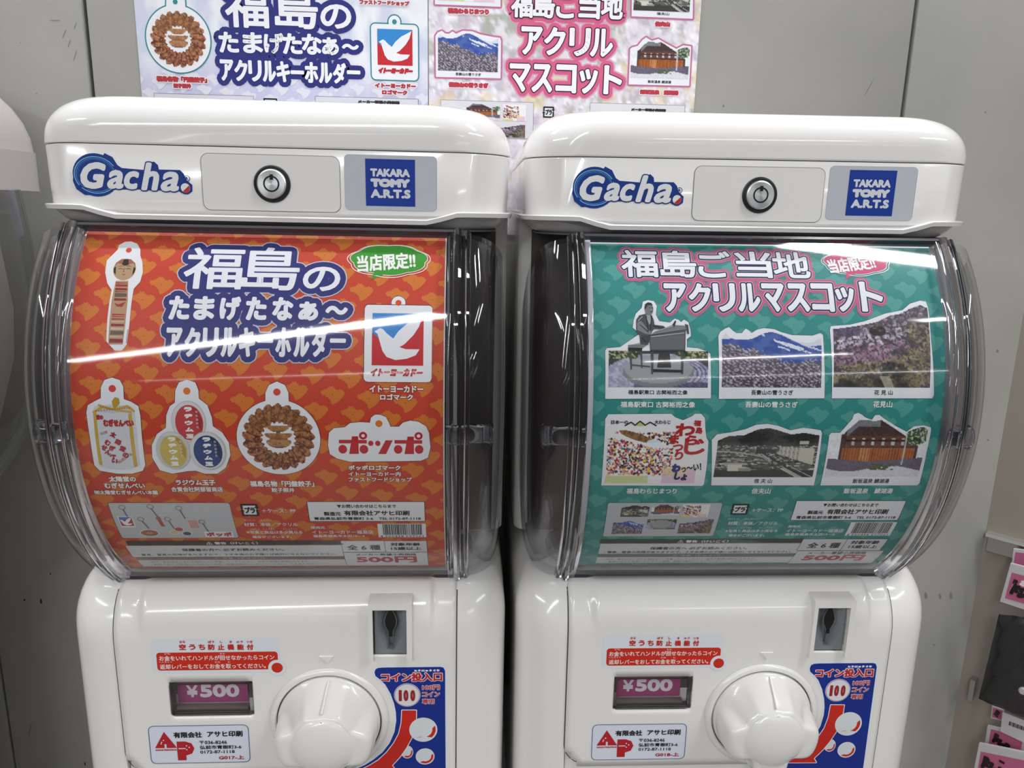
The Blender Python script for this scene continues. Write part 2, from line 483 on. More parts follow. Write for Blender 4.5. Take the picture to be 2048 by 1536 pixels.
def pic_bath(X, Y):
    top = np.interp(X, [0, .12, .2, .27, .32, .42, .47, .52, .62, .72, .76, .84, .92, 1], [.3, .3, .14, .04, .03, .1, .08, .05, .13, .24, .27, .22, .18, .19])
    n = vnoise(X, Y, 30, 24, 31); n2 = vnoise(X, Y, 60, 44, 32, 2)
    c = flat(X, (232, 236, 240))
    ridge = np.interp(X, [0, .1, .27, .5, .75, .9, 1], [.42, .32, .08, .08, .3, .46, .55]); eave = np.interp(X, [0, .1, .45, .9, 1], [.55, .52, .44, .56, .6])
    house = (Y > ridge) & (X > .1) & (X < .93); c = mixc(c, (74, 56, 56), house * 1.0)
    c = mixc(c, (120, 124, 132), ((Y > ridge) & (Y < ridge + .1) & (X > .16) & (X < .5)) * 1.0)
    mid = (Y > .33) & (Y < .5) & (X > .16) & (X < .86); c = mixc(c, (104, 70, 58), mid * .9); c = mixc(c, (206, 208, 212), (mid & (np.sin(X * 60) > .55) & (Y > .36) & (Y < .47)) * .9); c = mixc(c, (70, 44, 40), (mid & (np.abs(Y - .40) < .012)) * 1.0)
    wood = (Y > .52) & (Y < .72 - np.abs(X - .42) * .12 + .02) & (X > .13) & (X < .9); c = mixc(c, (172, 98, 46), wood * 1.0); c = mixc(c, (120, 62, 30), (wood & (np.sin(X * 210) > .35)) * .8); c = mixc(c, (212, 164, 112), (wood & (X > .31) & (X < .43) & (np.sin(X * 210) > -.2)) * .8)
    g = Y > .74 - np.abs(X - .42) * .12; c = mixc(c, (104, 98, 116), g * 1.0); c = mixc(c, (216, 218, 226), (g & (Y > .86 + .05 * np.sin(X * 7))) * 1.0)
    c = mixc(c, (84, 96, 66), (g & (np.abs(Y - .83) < .05) & (np.abs(X - .58) < .14) & (n > .45)) * 1.0)
    tr = ((X - .9) / .12) ** 2 + ((Y - .32) / .15) ** 2 < 1; c = mixc(c, (86, 104, 76), tr * 1.0); c = mixc(c, (204, 216, 200), (tr & (n2 > .62)) * .8); c = mixc(c, (40, 52, 38), (tr & (n2 < .4)) * .8)
    c = mixc(c, (188, 192, 196), (np.abs(X - .79) < .008) & (Y > .3) & (Y < .8))
    c = c + (n2[..., None] - .5) * 34
    return c, Y >= top


def pic_garden(X, Y):
    """plaza round the statue"""
    n = vnoise(X, Y, 34, 20, 41); n2 = vnoise(X, Y, 60, 30, 42, 2)
    c = flat(X, (156, 156, 182)); c = mixc(c, (196, 196, 220), sstepa(.4, .7, n))
    r = ((X - .5) / .52) ** 2 + ((Y - .62) / .55) ** 2; c = mixc(c, (60, 66, 60), (r > 1) & (Y < .55)); c = mixc(c, (60, 52, 88), ((np.sin(r * 46) > .2) & (X > .7)) * .6)
    hd = (Y < .22) & ((X < .3) | (X > .7)); c = mixc(c, (70, 84, 56), hd * 1.0); c = mixc(c, (196, 196, 150), (hd & (n2 > .62)) * .9); c = mixc(c, (28, 34, 26), (hd & (n2 < .4)) * .9)
    c = mixc(c, (44, 38, 74), ((Y > .85) & (X > .25)) * .5)
    d = ((X - .5) / .36) ** 2 + ((Y - .58) / .42) ** 2 < 1; c = mixc(c, (128, 132, 136), d * 1.0); d2 = ((X - .5) / .34) ** 2 + ((Y - .5) / .38) ** 2 < 1; c = mixc(c, (160, 164, 168), d2 * 1.0)
    return c, Y >= -1


def pic_festival(X, Y):
    n = vnoise(X, Y, 40, 30, 51, 2); c = flat(X, (238, 238, 240))
    r = np.random.RandomState(9); cols = [(200, 52, 48), (40, 44, 84), (232, 196, 70), (60, 120, 170), (24, 24, 28), (236, 170, 130), (210, 90, 120), (245, 245, 245), (245, 245, 245), (30, 30, 34), (240, 200, 170), (120, 60, 40)]
    for k in range(1500):
        x, y = r.rand() * .68, .12 + r.rand() * .72
        if y < .38 and abs(y - (.1 + .35 * x + .05)) < .05: continue
        cc = cols[r.randint(len(cols))]; rad = .006 + r.rand() * .009
        m = (((X - x) / rad) ** 2 + ((Y - y) / (rad * (1.0 + r.rand()))) ** 2 < 1); c = mixc(c, cc, m * 1.0)
    t = (X * .45 + .06); sand = (((X - .3) * .886 + (Y - .19) * .463) / .21) ** 2 + ((-(X - .3) * .463 + (Y - .19) * .886) / .055) ** 2 < 1; c = mixc(c, (150, 112, 76), sand * 1.0); c = mixc(c, (110, 78, 50), (sand & (n > .55)) * .8)
    c = mixc(c, (226, 240, 250), ((((X - .48) / .08) ** 2 + ((Y - .3) / .07) ** 2) < 1) * .9)
    lo = (Y > .86) | ((X > .6) & (Y > .74)); c = mixc(c, (206, 214, 150), (lo & (X < .45)) * .9); c = mixc(c, (226, 190, 214), (lo & (X >= .6) & (X < .95)) * .8); c = mixc(c, (236, 222, 150), ((X > .6) & (X < .85) & (Y > .7) & (Y < .84)) * .6)
    return c, Y >= -1


def pic_dumplings(X, Y):
    x, y = X * 2 - 1, 1 - Y * 2; r = np.hypot(x, y); a = np.arctan2(y, x); N = 21
    n = vnoise(X, Y, 30, 30, 61); n2 = vnoise(X, Y, 60, 60, 62, 2)
    ph = (a / (2 * math.pi) * N + .35 * (r - .7) * 4) % 1.0
    w = np.abs(ph - .5) * 2
    edge = .97 - .10 * w ** 2 + .03 * (n - .5)
    ring = (r < edge) & (r > .40 + .06 * w ** 2)
    c = mixc(flat(X, (172, 112, 74)), (92, 42, 28), sstepa(.35, .7, n)); c = mixc(c, (222, 186, 140), sstepa(.6, .85, n2) * .7)
    c = mixc(c, (70, 38, 26), sstepa(.74, 1, w) * .9)
    up = y > .2; c = mixc(c, (150, 112, 66), up * .35)
    ctr = np.zeros(X.shape, bool)
    for cy, hw, hh in ((.25, .30, .10), (.04, .37, .10), (-.17, .34, .13)):
        q = (np.abs(x) / hw) ** 3 + (np.abs(y - cy + .06 * (x / hw) ** 2 * -1) / hh) ** 2 < 1
        ctr |= q; c = mixc(c, (196, 150, 100), q * .5)
        c = mixc(c, (96, 58, 36), (q & (y < cy - hh * .55)) * .6)
    return c, ring | ctr


def pic_watercolour(X, Y):
    n = vnoise(X, Y, 7, 6, 71); n2 = vnoise(X, Y, 20, 12, 72)
    c = flat(X, (206, 212, 232)); c = mixc(c, (236, 238, 244), sstepa(.4, .7, n2)); c = mixc(c, (130, 150, 208), sstepa(.55, .8, n) * sstepa(.62, .3, Y) * .8)
    c = mixc(c, (70, 84, 150), sstepa(.62, .8, n2) * sstepa(.5, .3, Y) * .5); c = mixc(c, (188, 186, 220), sstepa(.55, .7, Y) * .7)
    return c, Y >= -1


def pic_blossom(X, Y):
    n = vnoise(X, Y, 44, 60, 81); n2 = vnoise(X, Y, 60, 80, 82, 2); n3 = vnoise(X, Y, 8, 6, 83)
    c = flat(X, (226, 222, 232)); c = mixc(c, (200, 190, 208), sstepa(.45, .7, n)); c = mixc(c, (246, 244, 250), sstepa(.5, .75, n2))
    c = mixc(c, (168, 174, 162), sstepa(.5, .68, n3) * sstepa(.4, .6, n) * .8); c = mixc(c, (218, 196, 140), sstepa(.55, .7, vnoise(X, Y, 14, 20, 84)) * .55)
    return c, Y >= -1


# silhouettes of the white cut-out cards, as (x, y) in -1..1 of the card's box
BIRD = [(-.95, .28), (-.72, .42), (-.6, .36), (-.45, .2), (-.2, .0), (0, .3), (.35, .62), (.95, .95), (.82, .5), (.6, .15), (.25, -.22), (.05, -.34), (.3, -.42), (.85, -.42), (.7, -.66), (.35, -.8), (-.1, -.86), (-.45, -.74), (-.62, -.5), (-.74, -.1), (-.82, .18)]
PREF = [(-.66, .12), (-.57, .26), (-.48, .24), (-.42, .33), (-.34, .28), (-.28, .40), (-.20, .38), (-.16, .50), (-.08, .44), (.00, .50), (.06, .38), (.14, .40), (.18, .26), (.26, .30), (.34, .24), (.40, .32), (.50, .24), (.56, .26), (.66, .10),
        (.62, -.04), (.52, -.18), (.40, -.32), (.26, -.44), (.10, -.54), (-.04, -.60), (-.08, -.50), (-.06, -.42), (-.14, -.36), (-.12, -.28), (-.22, -.24), (-.26, -.14), (-.36, -.14), (-.42, -.04), (-.54, -.04), (-.58, .04)]

_r = random.Random(11); _P = []
for _i in range(len(PREF)):
    _a, _b = PREF[_i], PREF[(_i + 1) % len(PREF)]; _P.append(_a); _P.append(((_a[0] + _b[0]) / 2 + _r.uniform(-.035, .035), (_a[1] + _b[1]) / 2 + _r.uniform(-.035, .035)))
PREF = _P


def bg_pattern(sh, B, base, shape, dot, step=None, layer=1):
    sh.poly([(B[0], B[1]), (B[2], B[1]), (B[2], B[3]), (B[0], B[3])], base, 0)
    a = (0.0215, -0.0024); b = (-0.0098, -0.0096); tr = tess(PREF)
    for i in range(-30, 40):
        for j in range(-30, 40):
            x = i * a[0] + j * b[0]; y = i * a[1] + j * b[1]
            if B[0] - .01 < x < B[2] + .01 and B[1] - .01 < y < B[3] + .01:
                sh.polys([[(x + p[0] * .0108, y + p[1] * .0105) for p in t] for t in tr], shape, layer)
                if dot: sh.ell(x, y, .00032, .00032, dot, layer + .5, 6)


LW = 'E9ECF2'     # paper white of the prints


def loop_tab(sh, cx, cy, r, hole, layer, hx=None):
    """hanging loop of a key ring card, pixel centre and radius"""
    u, v = sh.pix(cx, cy); ru = abs(sh.pix(cx + r, cy)[0] - u); hr = abs(sh.pix(cx + hole, cy)[0] - u)
    sh.ell(u, v, ru + .0003, ru + .0003, '3A2A2A', layer - 1)
    sh.ell(u, v, ru, ru, LW, layer)
    return u, v, hr


def furi(sh, s, px, col, layer): sh.ptext(s, px, col, layer, res=1)


def recycle_mark(sh, px, layer, inkc='15181C'):
    B = sh.box(*px)
    sh.poly(sh.nrm(B, [(-.75, -.8), (.9, -.8), (.9, .85), (-.75, .85)]), LW, layer)
    for pts in (([(-.85, .25), (-.85, .85), (.85, .85), (.85, .4)]), ([(-.85, -.1), (-.85, -.85), (.1, -.85)]), ([(.25, -.85), (.85, -.85), (.85, .0)])):
        sh.outline(sh.nrm(B, pts), .0007, inkc, layer + 1, closed=False)
    sh.poly(sh.nrm(B, [(.55, .5), (1.15, .5), (.85, .1)]), inkc, layer + 1); sh.poly(sh.nrm(B, [(-1.15, -.2), (-.55, -.2), (-.85, .2)]), inkc, layer + 1)
    u0, v0, u1, v1 = B; sh.text('プラ', (u0 + (u1 - u0) * .2, v0 + (v1 - v0) * .25, u0 + (u1 - u0) * .82, v0 + (v1 - v0) * .75), inkc, layer + 2, bold=.0003)


def barcode(sh, px, layer, digits):
    B = sh.box(*px); u0, v0, u1, v1 = B; sh.poly([(u0, v0), (u1, v0), (u1, v1), (u0, v1)], LW, layer)
    r = random.Random(3); x = u0 + (u1 - u0) * .1
    while x < u1 - (u1 - u0) * .08:
        w = r.choice((.00022, .00044, .00066)); sh.poly([(x, v0 + (v1 - v0) * .2), (x + w, v0 + (v1 - v0) * .2), (x + w, v1 - .0004), (x, v1 - .0004)], '17191B', layer + 1); x += w + r.choice((.00025, .00045))
    sh.text(digits, (u0 + (u1 - u0) * .03, v0 + (v1 - v0) * .01, u1 - (u1 - u0) * .06, v0 + (v1 - v0) * .17), '17191B', layer + 2, res=1)


def notice_block(sh, p, parent=None):
    """the shared small print of both cards; p holds pixel boxes"""
    T = '1A1C1E'
    def rect(px, c, l):
        u0, v0, u1, v1 = sh.box(*px); sh.poly([(u0, v0), (u1, v0), (u1, v1), (u0, v1)], c, l)
        return u0, v0, u1, v1
    sh.start(); recycle_mark(sh, p['mark'], 3); sh.end('recycling_mark')
    sh.start()
    for s, k in (('＋ケース：PP', 'case'), ('材質：本体／アクリル', 'mat'), ('※写真と商品は多少異なる', 'n1'), ('場合がございます。', 'n2'), ('発売元', 's0'), ('イトーヨーカドー福島店', 's1'), ('福島県福島市太田13－4', 's2')):
        sh.ptext(s, p[k], LW, 3, bold=.00006, res=2)
    x0, y0, x1, y1 = p['mat']; furi(sh, 'ざいしつ', (x0, y0 - 7, x0 + 22, y0 - 3), LW, 3); furi(sh, 'ほんたい', (x0 + 32, y0 - 7, x0 + 56, y0 - 3), LW, 3)
    x0, y0, x1, y1 = p['n1']; furi(sh, 'しゃしん　しょうひん　　　たしょうこと', (x0 + 8, y0 - 5, x1 - 10, y0 - 1.4), LW, 3)
    sh.end('small_lettering')
    sh.start(); B = rect(p['info'], LW, 3); sh.outline([(B[0], B[1]), (B[2], B[1]), (B[2], B[3]), (B[0], B[3])], .0002, '2A2426', 3.5)
    for s, k, b in (('▼お問い合わせはこちらまで', 'i0', .0001), ('製造元', 'i1', .00014), ('有限会社アサヒ印刷', 'i2', .00018), ('青森県弘前市青樹町 3-6　TEL 0172-87-1118', 'i3', .0001)): sh.ptext(s, p[k], T, 4, bold=b, res=2)
    sh.end('contact_box')
    sh.start(); barcode(sh, p['bar'], 3, p['digits']); sh.end('barcode')
    sh.start()
    rect(p['w0'], '2B2C2A', 3); rect(p['w1'], 'DADDE2', 3); rect(p['w2'], '5A5C5A', 3); rect(p['w3'], 'D8DBE0', 3)
    for s, k, c, b in (('⚠ 警告（けいこく）', 't0', 'F0F0F0', .0001), ('保護者の方へ 必ずお読みください。', 't1', T, .0001), ('・窒息、窒息の危険がありますので、３才未満のお子様には絶対に与えないでください。', 't2', T, .00006),
                       ('⚠ 注意（ちゅうい）', 't3', 'C8CAC8', .0), ('・発汗、直射日光の当たる場所などに放置しないでください。変形や破損の原因になります。', 't4', '55585C', .0), ('・火気の近くや高温になる所での使用、保管は絶対にしないでください。ご注意ください。', 't5', '6A6D70', .0)):
        sh.ptext(s, p[k], c, 4, bold=b, res=2 if b else 1)
    sh.end('warning_panel')
    sh.start()
    for k in ('b0', 'b1', 'b2'):
        B = rect(p[k], 'DEE0E5', 3.2); sh.outline([(B[0], B[1]), (B[2], B[1]), (B[2], B[3]), (B[0], B[3])], .00018, '3A3A3C', 3.6)
    for s, k, c, b in (('全 6 種', 'x0', T, .0002), ('対象年齢', 'x1', T, .00018), ('15歳以上', 'x2', T, .00014), ('メーカー希望小売価格', 'x3', T, .0001), ('500円', 'x4', 'B83A40', .0006)): sh.ptext(s, p[k], c, 4, bold=b)
    sh.end('price_panel')


def bubble(sh, px, textpx, col, rot, tail, parent=None):
    B = sh.box(*px); pts = []
    for k in range(72):
        a = 2 * math.pi * k / 72; q = .90 + .075 * abs(math.sin(a * 3.5 + .6)); pts.append((q * math.cos(a), q * .92 * math.sin(a)))
    sh.start(); P = sh.nrm(B, [(x, y * 1.0 + .05) for x, y in pts]); sh.poly(P, col, 4); sh.outline(P, .0004, 'F4F6F4', 3.5)
    big = [(x * 1.08, y * 1.1) for x, y in pts]; sh.outline(sh.nrm(B, big), .00022, 'F4F6F4', 4)
    u, v = sh.pix(*tail); c = sh.nrm(B, [(-.35, -.7), (.0, -.7)]); sh.poly([c[0], (u, v), c[1]], col, 4)
    sh.ptext('当店限定!!', textpx, 'F6F8F6', 6, bold=.00035, rot=rot)
    sh.end('speech_bubble', 'sale bubble with white lettering')


def ring_items(sh, B):
    """tiny key rings photographed on the grey strip"""
    u0, v0, u1, v1 = B; w, h = u1 - u0, v1 - v0
    def P(x, y): return (u0 + w * x, v1 - h * y)
    def rg(x, y, x2, y2):
        c = P(x, y); sh.outline([(c[0] + .0019 * math.cos(t / 2.5), c[1] + .0017 * math.sin(t / 2.5)) for t in range(16)], .00022, '8C8A86', 6)
        sh.strokes([((c[0] + .0003, c[1] - .0017), P(x2, y2))], .0004, '77757A', 6)
    rg(.07, .1, .09, .34); rg(.32, .08, .36, .36); rg(.57, .12, .6, .4); rg(.2, .42, .24, .68); rg(.44, .42, .47, .7); rg(.74, .5, .77, .8)
    a, b = P(.0, .34), P(.13, .66); sh.poly([a, (b[0], a[1]), b, (a[0], b[1])], 'F0F2F5', 5); Bx = (a[0] + .0006, b[1] + .0014, b[0] - .0006, a[1] - .0006)
    sh.poly([(Bx[0], Bx[1]), (Bx[2], Bx[1]), (Bx[2], Bx[3]), (Bx[0], Bx[3])], 'B8404C', 6); sh.poly([(Bx[0], Bx[3]), (Bx[2], Bx[3]), (Bx[0], (Bx[1] + Bx[3]) / 2)], '5A86C0', 6.5); sh.poly(sh.nrm(Bx, BIRD), 'EEF0F4', 7)
    c = P(.23, .84); sh.ell(c[0], c[1], .0060, .0036, 'EDEBE8', 5); sh.ell(c[0], c[1], .0054, .0031, 'A86A50', 6, 22); sh.ell(c[0], c[1], .0022, .0012, 'C99878', 7)
    a = P(.36, .4); sh.ell(a[0], a[1], .0016, .0014, 'A4705C', 6); sh.poly([(a[0] - .001, a[1]), (a[0] + .001, a[1]), (a[0] + .0024, a[1] - .0075), (a[0] + .0002, a[1] - .0075)], 'B4544C', 6)
    for dx, dy, cc in ((.46, .82, 'D8C890'), (.51, .72, 'C05A5C'), (.57, .86, '4A5478')): c = P(dx, dy); sh.ell(c[0], c[1], .0032, .0024, 'E8E6E4', 5); sh.ell(c[0], c[1], .0026, .0019, cc, 6)
    a, b = P(.6, .42), P(.72, .72); sh.poly([a, (b[0] - .0006, a[1]), b, (a[0] + .0006, b[1])], 'DCC9C4', 5); sh.poly([(a[0] + .0012, a[1] - .001), (b[0] - .0016, a[1] - .001), (b[0] - .0010, b[1] + .001), (a[0] + .0016, b[1] + .001)], 'C8A09C', 6)
    a, b = P(.73, .8), P(.99, .98); sh.poly([a, (b[0], a[1]), b, (a[0], b[1])], 'EFEFF2', 5); sh.text('ポッポ', (a[0] + .0008, b[1] + .0006, b[0] - .0008, a[1] - .0006), 'B43A46', 6, bold=.0003)


def store_logo(sh, px, layer, txt=True, frame=None):
    """red and blue square with a white dove and the red shop lettering under it"""
    B = sh.box(*px); u0, v0, u1, v1 = B
    sh.poly([(u0, v0), (u1, v0), (u1, v1), (u0, v1)], 'C2242F', layer)
    sh.poly([(u0, v1), (u1, v1), (u0 + (u1 - u0) * .34, v0 + (v1 - v0) * .36), (u0, v0 + (v1 - v0) * .62)], '2F86CE', layer + .5)
    sh.poly(sh.nrm(B, [(x * .98 + .02, y * .95 + .02) for x, y in BIRD]), LW, layer + 1)


def poppo_logo(sh, px, layer):
    B = sh.box(*px); R = 'C02630'
    def ho(cx):
        for x in (-.24, .24): sh.polys([sh.nrm(B, [(cx + x + .098 * math.cos(t * math.pi / 12), -.55 + .40 * math.sin(t * math.pi / 12)) for t in range(24)])], R, layer)
        sh.poly(sh.nrm(B, [(cx - .32, .30), (cx + .31, .30), (cx + .31, -.02), (cx - .32, -.02)]), R, layer)
        sh.poly(sh.nrm(B, [(cx - .02, .62), (cx + .12, .62), (cx + .12, -.98), (cx - .1, -.98)]), R, layer)
        c = sh.nrm(B, [(cx + .23, .68)])[0]; r = (B[2] - B[0]) * .034; sh.outline([(c[0] + r * math.cos(t / 2), c[1] + r * math.sin(t / 2)) for t in range(13)], r * .38, R, layer)
    ho(-.6); ho(.66)
    for x in (-.2, -.04):
        sh.polys([sh.nrm(B, [(x + .06 * math.cos(t * math.pi / 12), .0 + .24 * math.sin(t * math.pi / 12)) for t in range(24)])], R, layer)
    sh.poly(sh.nrm(B, [(.14, .28), (.30, .28), (.14, -.98), (-.04, -.98)]), R, layer)


def card_left(par):
    mp = lambda u, v, o: (u, CY - (RPAPER + o) * math.cos(v / RPAPER), CZ0 + (RPAPER + o) * math.sin(v / RPAPER))
    u0 = -0.1095; u1 = 0.1066; v0 = -0.1355; v1 = 0.1190
    sh = Sheet(mp, lambda x, y: on_cyl(x, y, False), par, True, bounds=(u0, v0, u1, v1))
    b = MB(); b.grid(lambda s, t: mp(u0 - .0008 + (u1 - u0 + .0016) * s, v0 - .001 + (v1 - v0 + .0038) * t, -.0003), 4, 70); b.build('sheet', pbr('card_paper', 'E4E4E6', .5), par)
    sh.start(); bg_pattern(sh, (u0, v0, u1, v1), 'C9442D', 'D47830', '8A3A20'); sh.end('pattern_print', 'orange map shapes on red')
    # title
    sh.start(); nav, wh, gr = '2C3176', 'ECEEF6', 'C9CCDA'
    O = ((.0034, nav, 6), (.0041, gr, 4))
    for s, px in (('福', (369, 496, 487, 579)), ('島', (485, 496, 600, 581)), ('の', (606, 534, 681, 583))): sh.ptext(s, px, wh, 8, bold=.00055, outs=O, res=4)
    xs = [338, 388, 440, 492, 545, 597]
    for i, s in enumerate('たまげたなぁ'): sh.ptext(s, (xs[i], 592 + i * .7 + (8 if s == 'ぁ' else 0), xs[i] + (42 if s != 'ぁ' else 40), 640 + i * .4), wh, 8, bold=.0008, outs=O, res=4)
    sh.ptext('～', (651, 612, 696, 630), wh, 8, bold=.0007, outs=O)
    xs = np.linspace(333, 660, 10)
    for i, s in enumerate('アクリルキーホルダー'): sh.ptext(s, (xs[i], 655 if s != 'ー' else 677, xs[i] + 32, 714 if s != 'ー' else 686), wh, 8, bold=.0007, outs=O, res=4)
    sh.end('title_lettering', 'white title letters outlined in navy')
    bubble(sh, (698, 489, 858, 556), (714, 508, 831, 541), '3E9B32', .1, (741, 560))
    # key ring card with the dove
    sh.start(); B = sh.box(728, 610, 864, 764); P = rrect2(B[0], B[1], B[2], B[3], .0022); sh.outline(P, .0002, '3A2A2A', 4); sh.poly(P, LW, 4)
    u, v, hr = loop_tab(sh, 797, 606, 14, 6, 4); sh.ell(u, v, hr, hr, 'D8462B', 5); store_logo(sh, (744, 627, 847, 731), 5)
    sh.ptext('イトーヨーカドー', (741, 737, 846, 753), 'B92631', 6, bold=.0004, shear=.3); sh.end('keyring_picture', 'square key ring print with dove emblem')
    # wooden doll
    sh.start()
    for px, r in (((258, 503), 20),): pass
    body = [(233, 560), (265, 560), (262, 610), (256, 660), (249, 694), (234, 700), (219, 692), (219, 660), (224, 610)]
    P = sh.ppts([(222, 690), (215, 682), (217, 640), (222, 600), (226, 580), (217, 566), (213, 545), (216, 522), (228, 510), (238, 500), (240, 492), (250, 486), (262, 485), (273, 489), (279, 500), (279, 512), (283, 525), (284, 545), (279, 563), (266, 577), (262, 600), (257, 650), (252, 688), (243, 699), (231, 699)])
    sh.poly(P, LW, 4); sh.outline(P, .0003, '4A3030', 3.5); sh.outline(P, .0006, LW, 3.8)
    u, v = sh.pix(258, 501); sh.ell(u, v, .0017, .0017, 'D8462B', 5)
    B = sh.box(227, 518, 272, 561); sh.polys([sh.nrm(B, [(math.cos(t * math.pi / 15), math.sin(t * math.pi / 15)) for t in range(30)])], 'B99A78', 5)
    sh.poly(sh.nrm(B, [(-.98, .15), (-.85, .6), (-.4, .97), (.4, .97), (.85, .6), (.98, .15), (.7, .62), (.3, .5), (0, .62), (-.3, .5), (-.7, .6)]), 'A9604E', 6)
    sh.poly(sh.nrm(B, [(-.2, .95), (.2, .95), (.3, .45), (.1, .35), (-.1, .35), (-.3, .45)]), '2A221F', 6.5)
    sh.poly(sh.nrm(B, [(-.98, .1), (-.8, .25), (-.72, -.5), (-.9, -.3)]), '231C1A', 6.5); sh.poly(sh.nrm(B, [(.98, .1), (.8, .25), (.76, -.5), (.9, -.3)]), '231C1A', 6.5)
    for x in (-.35, .35): sh.outline(sh.nrm(B, [(x - .2, .02), (x, .1), (x + .2, .02)]), .00012, '3A2A22', 7, False); sh.outline(sh.nrm(B, [(x - .18, .26), (x, .34), (x + .18, .26)]), .0001, '4A382E', 7, False)
    sh.outline(sh.nrm(B, [(.0, .1), (-.08, -.2), (.06, -.22)]), .0001, '5A4030', 7, False); sh.outline(sh.nrm(B, [(-.12, -.45), (0, -.5), (.12, -.45)]), .00014, 'A03030', 7, False)
    Q = [(232, 562), (257, 562), (256, 600), (251, 650), (246, 689), (217, 689), (219, 650), (224, 600)]; sh.poly(sh.ppts(Q), 'B79472', 5)
    r = random.Random(2); y = 565
    while y < 682:
        hgt = r.choice((2, 3, 5, 8)); t = (y - 562) / 127; xl = 232 - 15 * t + 1; xr = 257 - 11 * t - 1; cc = r.choice(('8E2C34', 'A8343A', '3A3A3C', 'C9B8A0', '8E2C34', '6A5A50'))
        if not 603 < y < 622: sh.poly(sh.ppts([(xl, y), (xr, y + 1), (xr - .4, y + hgt), (xl - .4, y + hgt)]), cc, 6)
        y += hgt + r.choice((1.5, 2.5))
    sh.poly(sh.ppts([(229, 606), (237, 609), (252, 604), (244, 614), (234, 613)]), 'A83038', 6)
    sh.end('keyring_picture', 'key ring print of a striped wooden doll')
    # biscuit tin
    sh.start(); P = sh.ppts([(173, 825), (176, 810), (192, 801), (202, 796), (202, 775), (209, 760), (224, 755), (240, 760), (247, 773), (248, 798), (262, 803), (277, 812), (281, 830), (285, 880), (291, 930), (286, 941), (265, 947), (235, 947), (200, 941), (189, 930), (181, 880)])
    sh.outline(P, .0003, '4A3030', 3.5); sh.poly(P, LW, 4); u, v = sh.pix(225, 777); sh.ell(u, v, .0021, .0021, 'D0443A', 5)
    sh.poly(sh.ppts([(186, 820), (190, 812), (225, 808), (262, 812), (270, 822), (275, 870), (281, 930), (262, 938), (225, 938), (200, 932), (192, 880)]), 'D3D7DE', 5)
    sh.poly(sh.ppts([(189, 822), (222, 826), (262, 824), (268, 818), (240, 812), (200, 812)]), 'C2C7D0', 5.5)
    g = 'C9A94A'; sh.poly(sh.ppts([(187, 824), (193, 824), (206, 930), (199, 928)]), g, 6); sh.poly(sh.ppts([(257, 828), (264, 826), (276, 932), (269, 934)]), g, 6)
    sh.outline(sh.ppts([(188, 824), (205, 814), (228, 819), (255, 812), (268, 822)]), .0007, g, 6, False); sh.outline(sh.ppts([(198, 810), (228, 819), (262, 824)]), .0006, g, 6, False)
    sh.poly(sh.ppts([(228, 818), (224, 802), (230, 794), (238, 796), (240, 806), (232, 816)]), 'B8962F', 6.5)
    for pts in ([(190, 822), (228, 818)], [(200, 812), (228, 819)], [(228, 819), (262, 815)]):
        for k in range(7): a, c = sh.ppts(pts); t = (k + .5) / 7; sh.ell(a[0] + (c[0] - a[0]) * t, a[1] + (c[1] - a[1]) * t, .0004, .0003, 'A8352E', 7, 6)
    sh.ptext('堂の', (193, 829, 207, 839), 'B03038', 7, bold=.0002); sh.ptext('むぎせんべい', (207, 838, 268, 853), 'B03038', 7, bold=.0003)
    for s, x, y in (('太', 227, 869), ('陽', 237, 884), ('堂', 246, 897), ('の', 252, 910), ('む', 216, 885), ('ぎ', 225, 896), ('せ', 209, 895), ('ん', 217, 904), ('べ', 226, 912), ('い', 230, 921)): sh.ptext(s, (x - 6, y - 5.5, x + 6, y + 5.5), 'A8303A', 7, bold=.00025, rot=-.5)
    sh.ptext('会社太陽堂', (201, 862, 216, 868), 'A8503A', 7, rot=.3); sh.ptext('有限会社太陽堂むぎせんべい本舗', (232, 913, 268, 919), 'A8303A', 7, rot=.6, res=1)
    sh.end('keyring_picture', 'key ring print of a white biscuit tin')
    # three wrapped eggs
    sh.start(); P = sh.ppts([(350, 805), (351, 780), (358, 765), (374, 759), (391, 765), (397, 780), (398, 797), (415, 810), (424, 835), (426, 852), (445, 865), (458, 885), (461, 910), (452, 935), (435, 947), (410, 947), (392, 941), (375, 942), (345, 947), (320, 940), (305, 915), (304, 890), (314, 868), (332, 855), (333, 830), (340, 812)])
    sh.outline(P, .0003, '4A3030', 3.5); sh.poly(P, LW, 4); u, v = sh.pix(374, 782); sh.ell(u, v, .0021, .0021, 'DD7A2E', 5)
    for (cx, cy, rx, ry), c, dy in (((378, 843, 35, 42), 'C4474A', 0), ((347, 900, 34, 38), 'C9B45E', 4), ((416, 900, 36, 38), '23417E', 8)):
        L = 5 + dy; a = sh.box(cx - rx, cy - ry, cx + rx, cy + ry); el = [(math.cos(t * math.pi / 16), math.sin(t * math.pi / 16)) for t in range(32)]
        sh.polys([sh.nrm(a, el)], 'C6C8CC', L); sh.polys([sh.nrm(a, [(x * .94 - .02, y * .95) for x, y in el])], 'D9DADC', L + .3)
        sh.polys([sh.nrm(a, [(x * .8 + .02, y * .84 - .04) for x, y in el])], c, L + .6)
        sh.poly(sh.nrm(a, [(.05, .78), (.5, .6), (.75, .1), (.7, -.4), (.5, -.2), (.45, .3)]), {'C4474A': 'A8343A', 'C9B45E': 'AE9440', '23417E': '1A2C56'}[c], L + .9)
        for i, s in enumerate('ラヂウム玉'): sh.text(s, ((a[0] + a[2]) / 2 - .0024, a[3] - (a[3] - a[1]) * (.2 + i * .16) - .0014, (a[0] + a[2]) / 2 + .0024, a[3] - (a[3] - a[1]) * (.2 + i * .16) + .0014), 'F0F0F0', L + 1.5, bold=.0003)
